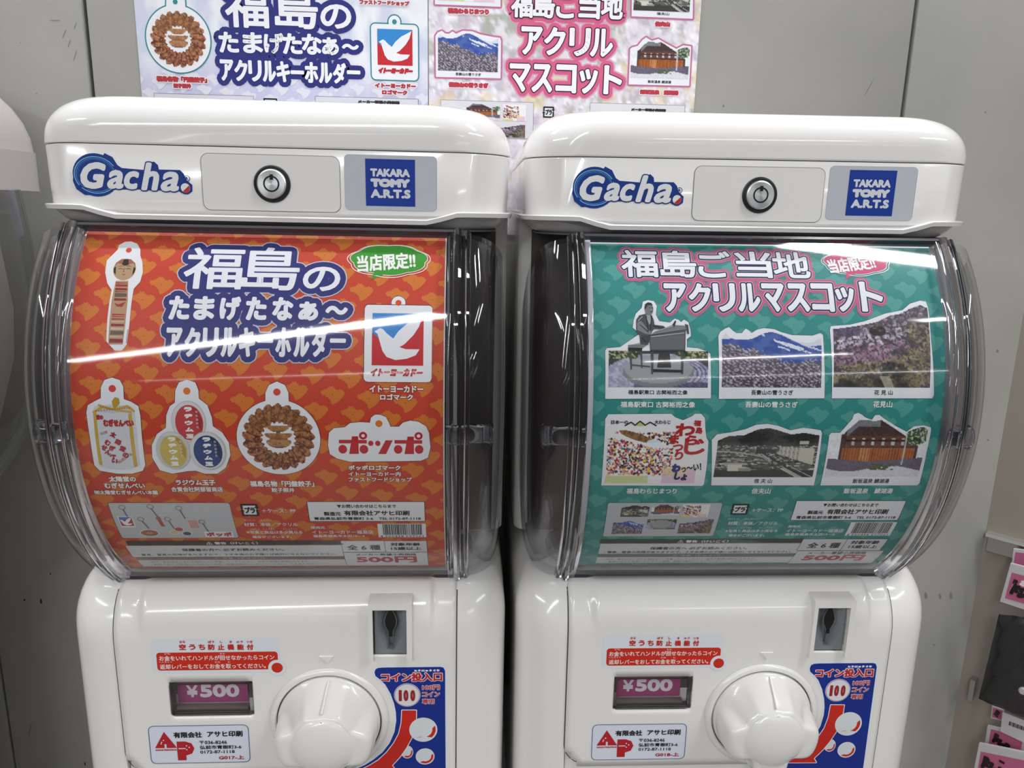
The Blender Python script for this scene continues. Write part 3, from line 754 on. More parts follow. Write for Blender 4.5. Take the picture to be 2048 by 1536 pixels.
        for i, s in enumerate('飯坂温泉名'): q = ((a[0] + a[2]) / 2 + .0048, a[3] - (a[3] - a[1]) * (.26 + i * .09)); sh.text(s, (q[0] - .0007, q[1] - .0007, q[0] + .0007, q[1] + .0007), 'E8E0E0', L + 1.5, res=1)
    sh.end('keyring_picture', 'key ring print of three wrapped eggs')
    # ring of dumplings
    sh.start(); B = sh.box(473.5, 799, 640.5, 948); rx = (B[2] - B[0]) / 2; cu, cv = (B[0] + B[2]) / 2, (B[1] + B[3]) / 2; ry = (B[3] - B[1]) / 2
    tb = sh.ppts([(531, 810), (531, 785), (538, 770), (554, 763), (570, 770), (577, 785), (578, 810)]); sh.outline(tb, .0003, '4A3030', 3.5); sh.ell(cu, cv, rx + .0003, ry + .0003, '4A3030', 3.5, 60)
    sh.poly(tb, LW, 4); sh.ell(cu, cv, rx, ry, LW, 4, 60); u, v = sh.pix(554, 784); sh.ell(u, v, .0021, .0021, 'D0443A', 5); sh.end('keyring_picture', 'round key ring print of fried dumplings')
    picture(sh, 'food_picture', sh.box(481, 803, 633, 943), 110, 104, pic_dumplings, 5)
    # pigeon shop card
    sh.start(); P = sh.ppts([(656, 890), (658, 865), (668, 856), (690, 854), (700, 846), (720, 844), (740, 845), (742, 835), (750, 829), (760, 829), (772, 834), (778, 845), (781, 853), (798, 853), (806, 845), (820, 841), (836, 843), (852, 852), (858, 865), (861, 895), (856, 915), (842, 921), (800, 922), (700, 923), (675, 917), (660, 908)])
    sh.outline(P, .0003, '4A3030', 3.5); sh.poly(P, LW, 4); u, v = sh.pix(758, 847); sh.ell(u, v, .0021, .0021, 'DD7A2E', 5); poppo_logo(sh, (671, 864, 847, 908), 5); sh.end('keyring_picture', 'key ring print of red shop lettering')
    # captions
    sh.start(); oc = '8A2F2A'
    for s, px, b in (('イトーヨーカドー', (739, 771, 847, 785), .0003), ('ロゴマーク', (760, 788, 826, 800), .0003), ('太陽堂の', (218, 952, 272, 963), .0003), ('むぎせんべい', (209, 965, 290, 976), .0003), ('㈲太陽堂むぎせんべい本舗', (189, 980, 316, 988.5), .0002),
                     ('ラジウム玉子', (351.6, 959, 431, 970), .0003), ('合資会社阿部留商店', (342.6, 973, 446, 983), .0002), ('福島名物「円盤餃子」', (500, 961, 628.5, 973), .0003), ('餃子照井', (543, 975, 589, 984), .0002),
                     ('ポッポロゴマーク', (697, 930, 801.5, 940), .0003), ('イトーヨーカドー内', (697, 943, 801.5, 952), .0002), ('ファストフードショップ', (697, 954, 824, 963), .0002)):
        sh.ptext(s, px, 'F0EEEC', 5, bold=b * .6, outs=((.0003, oc, 4),))
    sh.end('caption_lettering')
    sh.start(); B = sh.box(228, 1005, 467, 1075.5); P = rrect2(B[0], B[1], B[2], B[3], .0014); sh.outline(P, .0002, '6A3030', 3); sh.poly(P, 'C3C7CC', 3)
    ring_items(sh, (B[0] + .003, B[1] + .0005, B[2] - .002, B[3] - .0005)); sh.end('product_photo', 'grey strip photo of six key rings')
    p = dict(mark=(482, 1007, 517, 1032), case=(524, 1017, 592, 1025), mat=(488, 1045, 595.6, 1052), n1=(493.5, 1061, 605, 1067), n2=(504.7, 1071, 583.6, 1076), s0=(621.6, 1052, 650, 1057.5), s1=(624, 1060, 747, 1067.5), s2=(626, 1069, 729, 1074),
             info=(616.5, 1003, 849.8, 1042), i0=(673.6, 1008.5, 792, 1015.5), i1=(647.6, 1023, 682, 1031), i2=(688, 1020.5, 819, 1030.5), i3=(628, 1033.5, 841.5, 1039.5), bar=(756, 1047, 852, 1074), digits='4 560438 597061',
             w0=(253, 1081, 686, 1089.5), w1=(258, 1090.5, 690, 1112.5), w2=(272, 1113.5, 692, 1118), w3=(280, 1119, 696, 1131.5), t0=(412, 1083, 516, 1088.5), t1=(363.7, 1096, 568, 1101.5), t2=(275.5, 1106, 674.5, 1110.3), t3=(427, 1114, 530, 1117.6), t4=(296, 1121, 620, 1124.6), t5=(302, 1126, 640, 1129.6),
             b0=(683.5, 1081, 770, 1103.5), b1=(770, 1081, 854, 1103.5), b2=(690, 1104, 856, 1130.5), x0=(694, 1089, 761, 1099.5), x1=(781, 1085, 840.5, 1091), x2=(782, 1093, 843, 1099.5), x3=(711.6, 1106, 833, 1110.6), x4=(712.5, 1112, 834, 1124.5))
    notice_block(sh, p)


def photo_card(sh, outline_px, photo_px, fn, cap, cap_px, nx=90, ny=54, name='view_picture', label=None, layer=3):
    sh.start(); P = sh.ppts(outline_px); sh.outline(P, .0004, '24404A', layer - .6); sh.poly(P, LW, layer); sh.outline(P, .0002, LW, layer)
    if cap: sh.ptext(cap, cap_px, '1D1F22', layer + 1, bold=.00008, res=2)
    sh.end('picture_card', label)
    if fn: picture(sh, name, sh.box(*photo_px), nx, ny, fn, layer + 1)


def card_right(par):
    mp = lambda u, v, o: (u, CY - (RPAPER + o) * math.cos(v / RPAPER), CZ0 + (RPAPER + o) * math.sin(v / RPAPER))
    u0 = -0.1085; u1 = 0.1098; v0 = -0.1310; v1 = 0.1165
    sh = Sheet(mp, lambda x, y: on_cyl(x, y, True), par, True, bounds=(u0, v0, u1, v1))
    b = MB(); b.grid(lambda s, t: mp(u0 - .0022 + (u1 - u0 + .003) * s, v0 - .001 + (v1 - v0 + .0038) * t, -.0003), 4, 70); b.build('sheet', pbr('card_paper', 'E4E4E6', .5), par)
    sh.start(); bg_pattern(sh, (u0, v0, u1, v1), '2E8C88', '529F99', '2A7A78'); sh.end('pattern_print', 'pale map shapes on teal')
    sh.start(); nav, wh = '1F2450', 'EEF0F7'; O = ((.0009, nav, 7), (.0012, 'D8DAEA', 6), (.0025, 'CC5E84', 4), (.0030, 'A87A98', 3))
    X = [1242, 1319, 1395, 1470, 1545]
    for i, s in enumerate('福島ご当地'): sh.ptext(s, (X[i], 501 + i * 1.0, X[i] + (73 if s != 'ご' else 66), 555 + i * .5), wh, 8, bold=.0005, outs=O, res=4)
    X = np.linspace(1328, 1720, 9)
    for i, s in enumerate('アクリルマスコット'): sh.ptext(s, (X[i], 567 + (8 if s == 'ッ' else 0) - (3 if s == 'ト' else 0), X[i] + (45 if s != 'ッ' else 38), 624), wh, 8, bold=.0008, outs=O, res=4)
    sh.end('title_lettering', 'white title letters outlined in navy and pink')
    bubble(sh, (1646, 500, 1778, 553), (1655, 515, 1750, 543), 'CF4A7C', .13, (1690, 560))
    # composer statue
    photo_card(sh, [(1211, 702), (1214, 697), (1240, 695), (1262, 680), (1280, 668), (1266, 655), (1268, 640), (1272, 628), (1284, 616), (1286, 604), (1296, 601), (1307, 603), (1313, 612), (1311, 630), (1318, 643), (1340, 646), (1349, 638), (1356, 640), (1362, 645), (1368, 640), (1376, 645), (1380, 660), (1381, 672), (1373, 678), (1373, 695), (1395, 697), (1412, 703), (1420, 708), (1421, 796), (1211, 797)],
               (1217, 702, 1416, 775), pic_garden, '福島駅東口 古関裕而之像', (1256, 780, 1375, 789), 80, 30, label='picture card of a seated organist statue')
    sh.start(); g1, g2, g3, g4 = '7C8084', '4A4D50', '26282A', '9CA0A4'; q = lambda pts, c, l: sh.poly(sh.ppts(pts), c, l)
    q([(1256, 690), (1280, 686), (1294, 690), (1284, 697), (1256, 696)], g1, 6); q([(1256, 696), (1284, 697), (1284, 702), (1256, 702)], g3, 6); q([(1258, 702), (1263, 702), (1264, 738), (1261, 740)], g2, 6); q([(1280, 702), (1284, 702), (1285, 736), (1282, 736)], g2, 6); q([(1261, 728), (1300, 732), (1300, 735), (1261, 731)], g2, 6)
    q([(1298, 671), (1371, 660), (1370, 702), (1300, 702)], g2, 7); q([(1300, 672), (1369, 664), (1368, 699), (1301, 699)], '64686B', 7.4); q([(1308, 664), (1345, 650), (1374, 652), (1371, 662), (1300, 672)], g1, 7.6); q([(1343, 652), (1350, 641), (1352, 643), (1348, 655)], g3, 8)
    q([(1369, 648), (1376, 650), (1378, 668), (1374, 668)], g2, 8)
    for x in (1301, 1361): q([(x, 702), (x + 6, 702), (x + 5, 748), (x + 1, 748)], g2, 7)
    q([(1304, 738), (1364, 740), (1364, 745), (1304, 744)], g3, 7); q([(1318, 700), (1338, 700), (1342, 735), (1314, 735)], '34373A', 6.8)
    q([(1272, 640), (1278, 631), (1291, 628), (1303, 631), (1307, 640), (1309, 650), (1326, 652), (1333, 657), (1324, 659), (1308, 658), (1300, 668), (1296, 690), (1280, 688), (1279, 672), (1272, 662)], g2, 9)
    q([(1274, 645), (1282, 642), (1296, 660), (1304, 665), (1302, 670), (1290, 668), (1274, 660)], g1, 9.5); q([(1291, 630), (1300, 630), (1302, 645), (1298, 650), (1294, 640)], g4, 9.6); q([(1283, 672), (1299, 672), (1298, 686), (1281, 684)], '3E4144', 9.4)
    B = sh.box(1288, 606, 1307, 631); sh.polys([sh.nrm(B, [(.9 * math.cos(t * math.pi / 12), math.sin(t * math.pi / 12)) for t in range(24)])], '74787B', 10); sh.poly(sh.nrm(B, [(-.95, .1), (-.8, .75), (-.2, 1.05), (.5, .98), (.85, .6), (.3, .6), (-.3, .55), (-.6, .0)]), '2C2E30', 10.5)
    sh.poly(sh.nrm(B, [(.05, .2), (.25, .26), (.25, .1), (.05, .08)]), '3A3D40', 11); sh.poly(sh.nrm(B, [(.55, .22), (.8, .26), (.8, .1), (.55, .08)]), '3A3D40', 11); sh.poly(sh.nrm(B, [(.15, -.4), (.7, -.34), (.65, -.48), (.2, -.52)]), '3A3D40', 11); sh.poly(sh.nrm(B, [(.4, .1), (.55, -.2), (.35, -.22)]), 'B0B4B8', 11)
    for pts in ([(1298, 671), (1371, 660)], [(1300, 702), (1370, 702)], [(1256, 696), (1284, 697)], [(1280, 650), (1296, 664)], [(1292, 632), (1296, 662)], [(1303, 632), (1300, 660)], [(1306, 652), (1326, 656)], [(1284, 676), (1292, 684)]): sh.outline(sh.ppts(pts), .00022, '1E2022', 11.5, False)
    for pts in ([(1310, 663), (1346, 652)], [(1302, 674), (1368, 666)], [(1276, 642), (1284, 634)], [(1258, 690), (1280, 688)]): sh.outline(sh.ppts(pts), .00022, 'B4B8BC', 11.5, False)
    sh.end('statue_picture', 'grey statue of a man playing an organ')
    photo_card(sh, [(1437, 672), (1441, 664), (1452, 657), (1458, 655), (1464, 661), (1472, 667), (1484, 667), (1491, 658), (1497, 661), (1503, 667), (1514, 660), (1528, 657), (1548, 659), (1562, 665), (1584, 671), (1625, 672), (1640, 667), (1645, 670), (1648, 796), (1438, 797)], (1444, 663, 1643, 775), pic_mountain, '吾妻山の雪うさぎ', (1502, 780, 1586, 790), 120, 80, label='picture card of a blue snowy mountain')
    photo_card(sh, [(1660, 660), (1662, 653), (1700, 650), (1730, 643), (1770, 628), (1805, 621), (1820, 608), (1840, 602), (1851, 604), (1855, 615), (1861, 680), (1867, 790), (1864, 796), (1664, 796)], (1667, 608, 1860, 775), pic_slope, '花 見 山', (1748, 780, 1785, 790), 120, 100, label='picture card of a blossoming hillside')
    photo_card(sh, [(1211, 838), (1217, 829), (1342, 828), (1350, 835), (1366, 841), (1384, 833), (1390, 828), (1402, 828), (1409, 836), (1410, 858), (1412, 875), (1416, 882), (1413, 930), (1407, 968), (1404, 971), (1203, 970)], (1211, 853, 1404, 965), None, None, None, label='picture card of a straw sandal festival')
    picture(sh, 'festival_picture', sh.box(1214, 850, 1405, 966), 150, 90, pic_festival, 4)
    sh.start()
    for s, px, c, b, ro in (('日本一の', (1222, 840, 1256, 848), '1E1E22', .0001, 0), ('大わらじ', (1309, 840, 1341, 848), '1E1E22', .0001, 0), ('福', (1387, 840, 1402, 852), 'B52B2E', .0002, -.1), ('島', (1391, 854, 1405, 867), 'B52B2E', .0002, -.1), ('わ', (1350, 846, 1390, 872), 'B52B2E', .0005, 0), ('ら', (1372, 870, 1396, 890), 'B52B2E', .0004, 0),
                            ('じ', (1368, 876, 1410, 909), 'B52B2E', .0005, 0), ('ま', (1340, 868, 1358, 888), 'B52B2E', .00035, 0), ('つ', (1345, 888, 1366, 902), 'B52B2E', .00035, 0), ('り', (1349, 902, 1366, 920), 'B52B2E', .00035, -.2), ('わ', (1343, 927, 1361, 944), '2C3480', .0006, 0), ('っ～い！', (1362, 928, 1402, 942), '1E1E22', .0002, .15), ('しょ', (1348, 944, 1374, 960), '2A2A50', .0005, -.1)):
        sh.ptext(s, px, c, 7, bold=b, rot=ro)
    sh.outline(sh.ppts([(1250, 851), (1262, 844), (1270, 850), (1280, 842), (1290, 850), (1300, 844), (1312, 851)]), .0004, '2A2A2A', 7, False); sh.poly(sh.ppts([(1268, 851), (1280, 843), (1292, 851)]), 'B9C874', 6.5)
    sh.end('festival_lettering', 'red brushed festival lettering')
    photo_card(sh, [(1424, 880), (1434, 869), (1462, 865), (1490, 859), (1512, 850), (1535, 848), (1556, 852), (1580, 861), (1606, 856), (1624, 858), (1641, 861), (1643, 866), (1638, 910), (1627, 970), (1423, 970)], (1433, 855, 1634, 954), pic_city, '信 夫 山', (1508, 957, 1544, 966), 120, 80, label='picture card of a city below a wooded hill')
    photo_card(sh, [(1659, 870), (1663, 866), (1680, 866), (1705, 838), (1708, 829), (1716, 826), (1724, 830), (1730, 836), (1744, 840), (1750, 831), (1758, 830), (1768, 838), (1790, 852), (1813, 864), (1828, 853), (1848, 851), (1861, 855), (1861, 862), (1852, 905), (1838, 966), (1834, 970), (1641, 970)], (1660, 829, 1850, 953), pic_bath, '飯坂温泉 鯖湖湯', (1705, 957, 1778, 966), 130, 90, label='picture card of a wooden bath house')
    sh.start()
    for s, px in (('福島駅東口 古関裕而之像', (1241, 803, 1390, 815)), ('吾妻山の雪うさぎ', (1490, 803, 1595, 815)), ('花見山', (1746, 802, 1784, 815)), ('福島わらじまつり', (1253, 976, 1353, 987)), ('信夫山', (1503, 976, 1541, 987)), ('飯坂温泉　鯖湖湯', (1687, 976, 1785, 986.5))): sh.ptext(s, px, 'EEF2F0', 5, bold=.0001)
    sh.end('caption_lettering')
    sh.start(); B = sh.box(1211, 1005, 1437, 1072); P = rrect2(B[0], B[1], B[2], B[3], .0014); sh.outline(P, .0002, '305A5E', 3); sh.poly(P, 'BFC4CA', 3); sh.end('product_photo', 'grey strip photo of six acrylic views')
    for fn, px in ((pic_city, (1242, 1009, 1298, 1033)), (pic_bath, (1303, 1006, 1360, 1030)), (pic_festival, (1364, 1008, 1418, 1034)), (pic_mountain, (1225, 1040, 1286, 1067)), (pic_garden, (1293, 1038, 1352, 1058)), (pic_slope, (1358, 1036, 1424, 1066))):
        picture(sh, 'product_view', sh.box(*px), 34, 18, fn, 4)
    p = dict(mark=(1462, 1007, 1497, 1029), case=(1503.5, 1016, 1566, 1023.5), mat=(1456, 1042.5, 1556, 1049.5), n1=(1451, 1058.5, 1555, 1064), n2=(1457, 1067.5, 1529, 1073), s0=(1576, 1050, 1601, 1055), s1=(1573, 1057.5, 1687, 1064.5), s2=(1570, 1065.5, 1669, 1071),
             info=(1587, 1001, 1804, 1040), i0=(1646, 1006, 1756.4, 1013), i1=(1615, 1020.5, 1646, 1028), i2=(1654, 1017.7, 1776, 1028), i3=(1592, 1031, 1790.6, 1037.5), bar=(1696, 1044, 1787, 1071), digits='4 560438 597061',
             w0=(1200, 1077.5, 1605, 1085.5), w1=(1199, 1086.5, 1603, 1106.5), w2=(1196, 1107.5, 1592, 1112.5), w3=(1193, 1113.5, 1585, 1125), t0=(1355, 1079.5, 1457, 1085), t1=(1300, 1093, 1494, 1098.5), t2=(1208, 1101, 1583, 1105.5), t3=(1345, 1108.5, 1440, 1112), t4=(1208, 1115.5, 1510, 1119), t5=(1212, 1120, 1515, 1124),
             b0=(1600, 1077.5, 1688, 1100.4), b1=(1688, 1077.5, 1768, 1100.4), b2=(1586, 1101, 1756, 1126), x0=(1615, 1084.5, 1680, 1095.5), x1=(1701.7, 1080.5, 1758.7, 1087.6), x2=(1697, 1089.5, 1754, 1096), x3=(1616, 1102.5, 1732.5, 1108), x4=(1605, 1109, 1727, 1120.5))
    notice_block(sh, p)


# ================================================================== the setting
YW = 0.30
wallm = pbr('wall_paint', 'B6B5AD', 0.42, spec=0.4)
bump(wallm, 420, 0.10, 0.0008, 2)
n = wallm.node_tree; b = n.nodes['Principled BSDF']
tx = n.nodes.new('ShaderNodeTexCoord'); nz = n.nodes.new('ShaderNodeTexNoise'); nz.inputs['Scale'].default_value = 5; nz.inputs['Detail'].default_value = 5
cr = n.nodes.new('ShaderNodeValToRGB'); cr.color_ramp.elements[0].position = 0.35; cr.color_ramp.elements[0].color = (*lin('9C9C96'), 1); cr.color_ramp.elements[1].position = 0.65; cr.color_ramp.elements[1].color = (*lin('A9A9A2'), 1)
n.links.new(tx.outputs['Object'], nz.inputs['Vector']); n.links.new(nz.outputs['Fac'], cr.inputs[0]); n.links.new(cr.outputs[0], b.inputs['Base Color'])
backm = pbr('gap_shadow_backing', '3A3830', 0.8)


def struct(mb, name, mat, parent=None, smooth=35):
    o = mb.build(name, mat, parent, smooth)
    if parent is None: o['kind'] = 'structure'
    return o


ZF = -1.25
mb = MB(); mb.box((-1.8, YW + .012, ZF), (0.80, YW + .03, 0.9)); wall = struct(mb, 'wall_back', backm)
for x0, x1 in ((-1.8, -.4035), (-.4010, -.2420), (-.2385, .5575), (.5610, .80)):
    mb = MB(); r = .0022
    mb.loft([[(x0, YW + .012, z), (x0, YW + r, z), (x0 + r * .3, YW + r * .3, z), (x0 + r, YW, z), (x1 - r, YW, z), (x1 - r * .3, YW + r * .3, z), (x1, YW + r, z), (x1, YW + .012, z)] for z in (ZF, .9)])
    mb.build('wall_panel', wallm, wall)
mb = MB(); mb.box((-1.8, -2.6, ZF - .03), (2.4, YW, ZF)); fl = struct(mb, 'floor', bump(pbr('floor_vinyl', '8A867E', .35), 3, .02))
dirt = pbr('dirt_mark', '2E2A25', .7); scuff = pbr('scuff_mark', '7F7E79', .7)
for (cx, cy, a, b_, ro, m_) in ((82, 1203, 2.2, 5.5, .1, dirt), (49, 1200, 2.5, 1.6, .8, dirt), (101, 1148, 1.6, 1.6, 0, dirt), (170, 1528, 1.4, 4, .2, dirt), (110, 41, 11, .8, 0, scuff), (128, 68, .8, 10, -.4, scuff), (138, 88, .9, 9, -.3, scuff), (150, 52, .7, 8, -.3, scuff), (150, 112, .8, 12, -.3, scuff), (40, 86, 1.2, 1.2, 0, scuff), (73, 187, 2, .8, .4, scuff), (60, 1460, 1, 14, -.2, scuff),
                                (1738, 175, .8, 22, -.5, scuff), (1971, 224, 1.8, 1.6, 0, scuff), (1995, 702, 2.4, 3.2, 0, scuff), (1976, 880, 2, 2, 0, scuff), (1868, 1290, 2, 2, 0, scuff), (1852, 1192, 3, 7, .1, scuff), (1880, 1193, 2.4, 6, .1, scuff), (1902, 1192, 3, 7, .1, scuff), (1447, 212, 2, 3, 0, scuff)):
    V = []
    for k in range(12):
        t_ = 2 * math.pi * k / 12; dx, dy = a * math.cos(t_), b_ * math.sin(t_) * (1 + .25 * math.sin(3 * t_)); p = on_plane(cx + dx * math.cos(ro) + dy * math.sin(ro), cy - dx * math.sin(ro) + dy * math.cos(ro), YW - .0002); V.append(p)
    mesh_obj('scuff_mark', V, [tuple(range(12))], m_, None, wall, 0)
# angled display panel on the right with its steel rail
PA = on_plane(1973, 1065, YW); o_, d_ = ray(2048, 1085); PBp = o_ + (PA[2] - o_[2]) / d_[2] * d_
dv = PBp - PA; dv[2] = 0; dv /= np.linalg.norm(dv); nv_ = np.array([dv[1], -dv[0], 0])     # along the panel / out of it towards the shopper
PC = np.array([PA[0] - .001, YW, 0])
pm = pbr('side_panel_paint', '928A80', .5)


def side(s, out, z): return tuple(PC + dv * s + nv_ * out + np.array([0, 0, z]))


mb = MB(); mb.loft([[side(0, 0, z), side(.55, 0, z), side(.55, -.02, z), side(.0, -.02, z)] for z in (ZF, .9)]); struct(mb, 'wall_right', pm)


def on_side(px, py, out):
    o, d = ray(px, py); P0 = PC + nv_ * out; t = ((P0 - o) @ nv_) / (d @ nv_); p = o + t * d
    return (p - P0) @ dv, p[2]


def slab_px(quad, out, th, mats, name, parent=None, r=0.0):
    uv = [on_side(x, y, out) for x, y in quad]; mb = MB()
    mb.loft([[side(u, out + k, z) for u, z in uv] for k in (0, -th)]); return mb.build(name, mats, parent)


rail = empty('display_rail', 'flat steel display rail on the beige side panel, above the pink packets', 'rail', side(.1, 0, PA[2]))


def kid(o, p): o.parent = p; o.matrix_parent_inverse = Matrix.Translation(-p.location); return o


z0 = PA[2]
mb = MB(); mb.loft([[side(0.004, .004, z), side(.3, .004, z), side(.3, .0, z), side(.004, .0, z)] for z in (z0 - .020, z0 - .001)]); kid(mb.build('rail_plate', galv), rail)
mb = MB(); mb.loft([[side(0.002, .010, z), side(.3, .010, z), side(.3, .0, z), side(.002, .0, z)] for z in (z0 - .001, z0 + .003)]); kid(mb.build('rail_lip', pbr('rail_bright', 'D8D8D6', .2, metal=.8)), rail)
mb = MB(); s1, zz = on_side(1947, 1356, .006); s2, zz2 = on_side(1950, 1400, .006)
mb.loft([[side(s1 + k, o, z) for k, o in ((-.0015, .012), (.0035, .012), (.0035, 0), (-.0015, 0))] for z in (zz2, zz)]); kid(mb.build('lower_bracket', galv), rail)

pinkm = pbr('packet_pink', 'C27092', .35, coat=.3); whitec = pbr('packet_white', 'C9C5CA', .35, coat=.3); blackpk = pbr('pouch_black', '121214', .22, coat=.4); bump(blackpk, 22, .25, .02, 1)


def side_sheet(parent, out): return Sheet(lambda u, v, o: tuple(np.array(side(u, out + o, v)) - np.array(parent.location)), lambda x, y: on_side(x, y, out), parent, False, lift=.0003)


def packet(quad, out, inner, words, label, name='toy_packet', group='pink toy packets on the right'):
    uv = [on_side(x, y, out) for x, y in quad]; cz = min(z for u, z in uv); cu = sum(u for u, z in uv) / 4
    t = empty(name, label, 'packet', side(cu, out, cz), group)
    kid(slab_px(quad, out, .004, whitec, 'header_card'), t)
    sh = side_sheet(t, out); sh.start(); sh.poly(sh.ppts(inner), 'BC6488', 1)
    for s, px, c, b, ro in words: sh.ptext(s, px, c, 3, bold=b, rot=ro)
    sh.end('printed_label', 'pink printed label'); return t


packet([(2027, 1098), (2090, 1106), (2086, 1150), (2022, 1140)], .018, [(2031, 1104), (2084, 1111), (2082, 1136), (2027, 1130)], (), 'pink toy packet hanging uppermost on the steel rail, behind the white edged one')
packet([(2021, 1127), (2110, 1150), (2098, 1236), (2000, 1203)], .032, [(2024, 1145), (2100, 1165), (2092, 1220), (2010, 1196)],
       (('歌', (2026, 1158, 2036, 1170), '2A1A24', .0008, -.2), ('あ', (2040, 1160, 2052, 1173), 'F0E0EA', .0006, -.2), ('ドレミ', (2020, 1175, 2072, 1200), '241A20', .0016, -.25), ('ドレミ', (2019.5, 1174.5, 2071, 1199), 'E8A8C4', .0, -.25)), 'white edged pink toy packet with bold black lettering above the black pouch')
# black pouch in a clear bag
quad = [(1998, 1228), (2100, 1240), (2075, 1448), (1957, 1398)]
uv = [on_side(x, y, .036) for x, y in quad]; t = empty('black_pouch', 'shiny black pouch in a clear bag with a white snap button', 'pouch', side(uv[3][0], .036, uv[2][1]))
mb = MB(); U = uv


def pl(i, j, k):
    a = (U[0][0] * (1 - i) + U[1][0] * i, U[0][1] * (1 - i) + U[1][1] * i); c = (U[3][0] * (1 - i) + U[2][0] * i, U[3][1] * (1 - i) + U[2][1] * i)
    u, z = a[0] * (1 - j) + c[0] * j, a[1] * (1 - j) + c[1] * j; return side(u, .036 + k * .010 * (math.sin(math.pi * i) * math.sin(math.pi * j)) ** .5 + (.0008 * math.sin(i * 17 + j * 23)), z)


mb.grid(lambda i, j: pl(i, j, 1), 14, 20); mb.grid(lambda i, j: pl(i, j, -.6), 14, 20); kid(mb.build('pouch_body', blackpk), t)
su, sz = on_side(2044, 1385, .05); mb = MB(); mb.loft([[side(su + r * math.cos(a * math.pi / 9), .044 + k, sz + r * math.sin(a * math.pi / 9)) for a in range(18)] for r, k in ((.0042, 0), (.0042, .003), (.003, .0045))]); kid(mb.build('snap_button', whitec), t)
mb = MB(); q = [on_side(x, y, .049) for x, y in [(1990, 1222), (2106, 1236), (2080, 1456), (1952, 1402)]]; mb.add([side(u, .049, z) for u, z in q], [(0, 1, 2, 3)]); kid(mb.build('clear_bag', clear_film('clear_bag_film', (.95, .95, .97), .08, .02), smooth=0), t)
packet([(1984, 1412), (2008, 1420), (2004, 1442), (1982, 1436)], .016, [(1986, 1415), (2006, 1422), (2003, 1440), (1984, 1434)], (('ミ', (1988, 1419, 2000, 1434), '2A1A24', .0008, -.2),), 'small pink packet corner just under the black pouch')
q = [(2005, 1424), (2080, 1455), (2070, 1496), (2001, 1463)]; uv = [on_side(x, y, .03) for x, y in q]; t = empty('price_tag', 'white barcode tag hanging below the black pouch', 'tag', side(uv[3][0], .03, uv[2][1])); kid(slab_px(q, .03, .001, whitec, 'tag_card'), t)
sh = side_sheet(t, .03); sh.start()
for k in range(16): a = on_side(2018 + k * 2.6, 1447 + k * .95, .03); sh.poly([(a[0], a[1] - .002), (a[0] + (.0006 if k % 3 else .001), a[1] - .002), (a[0] + (.0006 if k % 3 else .001), a[1] + .003), (a[0], a[1] + .003)], '222222', 1)
sh.end('barcode')
packet([(1975, 1452), (2052, 1470), (2044, 1520), (1968, 1500)], .022, [(1982, 1458), (2046, 1474), (2040, 1514), (1976, 1496)], (('歌', (1988, 1466, 1999, 1476), '3A2430', .0007, -.2), ('ドレミ', (1984, 1478, 2022, 1494), '241A20', .0013, -.2)), 'pink packet with black lettering behind the lowest white edged one')
packet([(1958, 1487), (2090, 1514), (2080, 1600), (1940, 1580)], .040, [(1962, 1503), (2084, 1528), (2076, 1590), (1950, 1570)], (('歌', (1966, 1512, 1980, 1524), '2A1A24', .0008, -.1), ('ドレミ', (1962, 1524, 2010, 1548), '241A20', .0016, -.15), ('ー', (1998, 1521, 2010, 1526), '2A1A24', .0005, -.1)), 'lowest white edged pink packet in the right corner')


# ================================================================== posters
def poster(name, label, x0, x1, zt, zb):
    t = empty(name, label, 'poster', ((x0 + x1) / 2, YW, zb), 'posters on the wall panel')
    base = YW - .0008
    sh = Sheet(lambda u, v, o: (u - t.location.x, base - .0002 - o - t.location.y, v - t.location.z), lambda x, y: tuple(on_plane(x, y, base)[[0, 2]]), t, False, lift=.00012, bounds=(x0, zb, x1, zt))
    mb = MB(); lx = t.location; mb.box((x0 - lx.x, -.0008, 0), (x1 - lx.x, -.0001, zt - zb)); mb.build('sheet', pbr('poster_paper', 'DFE0E8', .25, coat=.2), t, 0)
    return t, sh


_, sh = poster('poster', 'left poster, pale blue, with a dumpling ring and navy outlined title', -.1935, .0795, .37, -.02)
RS = 'B0343C'
sh.boxfull = (-.1935, .09, .0795, .37)
picture(sh, 'background_print', (-.1935, -.02, .0795, .37), 70, 90, pic_watercolour, 1)
sh.start()
for x in range(-12, 13):
    for y in range(0, 9):
        a = (x * .021 - y * .0098, .118 - x * .0024 - y * .0096 + .01)
        if a[1] < .128 and a[0] > -.2: sh.polys([[(a[0] + p[0] * .0108, a[1] + p[1] * .0105) for p in t] for t in tess(PREF)], 'DDDDEA', 2)
sh.end('pattern_print')
sh.start(); nav, wh = '262C78', 'ECEEF4'; O = ((.0046, nav, 4),)
for s, px in (('福', (450, -30, 538, 56)), ('島', (549, -28, 636, 58)), ('の', (641, 9, 703, 58))): sh.ptext(s, px, wh, 6, bold=.0009, outs=O, res=4)
X = [438, 486, 528, 565, 604, 644]
for i, s in enumerate('たまげたなぁ'): sh.ptext(s, (X[i], 64 + i * 1 + (6 if s == 'ぁ' else 0), X[i] + (40 if s != 'ぁ' else 34), 106 + i * 1), wh, 6, bold=.0009, outs=O)
sh.ptext('～', (684, 88, 718, 100), wh, 6, bold=.0009, outs=O)
X = np.linspace(441, 694, 10)
for i, s in enumerate('アクリルキーホルダー'): sh.ptext(s, (X[i], 119 + i * .9 if s != 'ー' else 141, X[i] + 27, 162 + i * .7 if s != 'ー' else 149), wh, 6, bold=.0009, outs=O)
sh.end('title_lettering', 'white title letters outlined in navy')
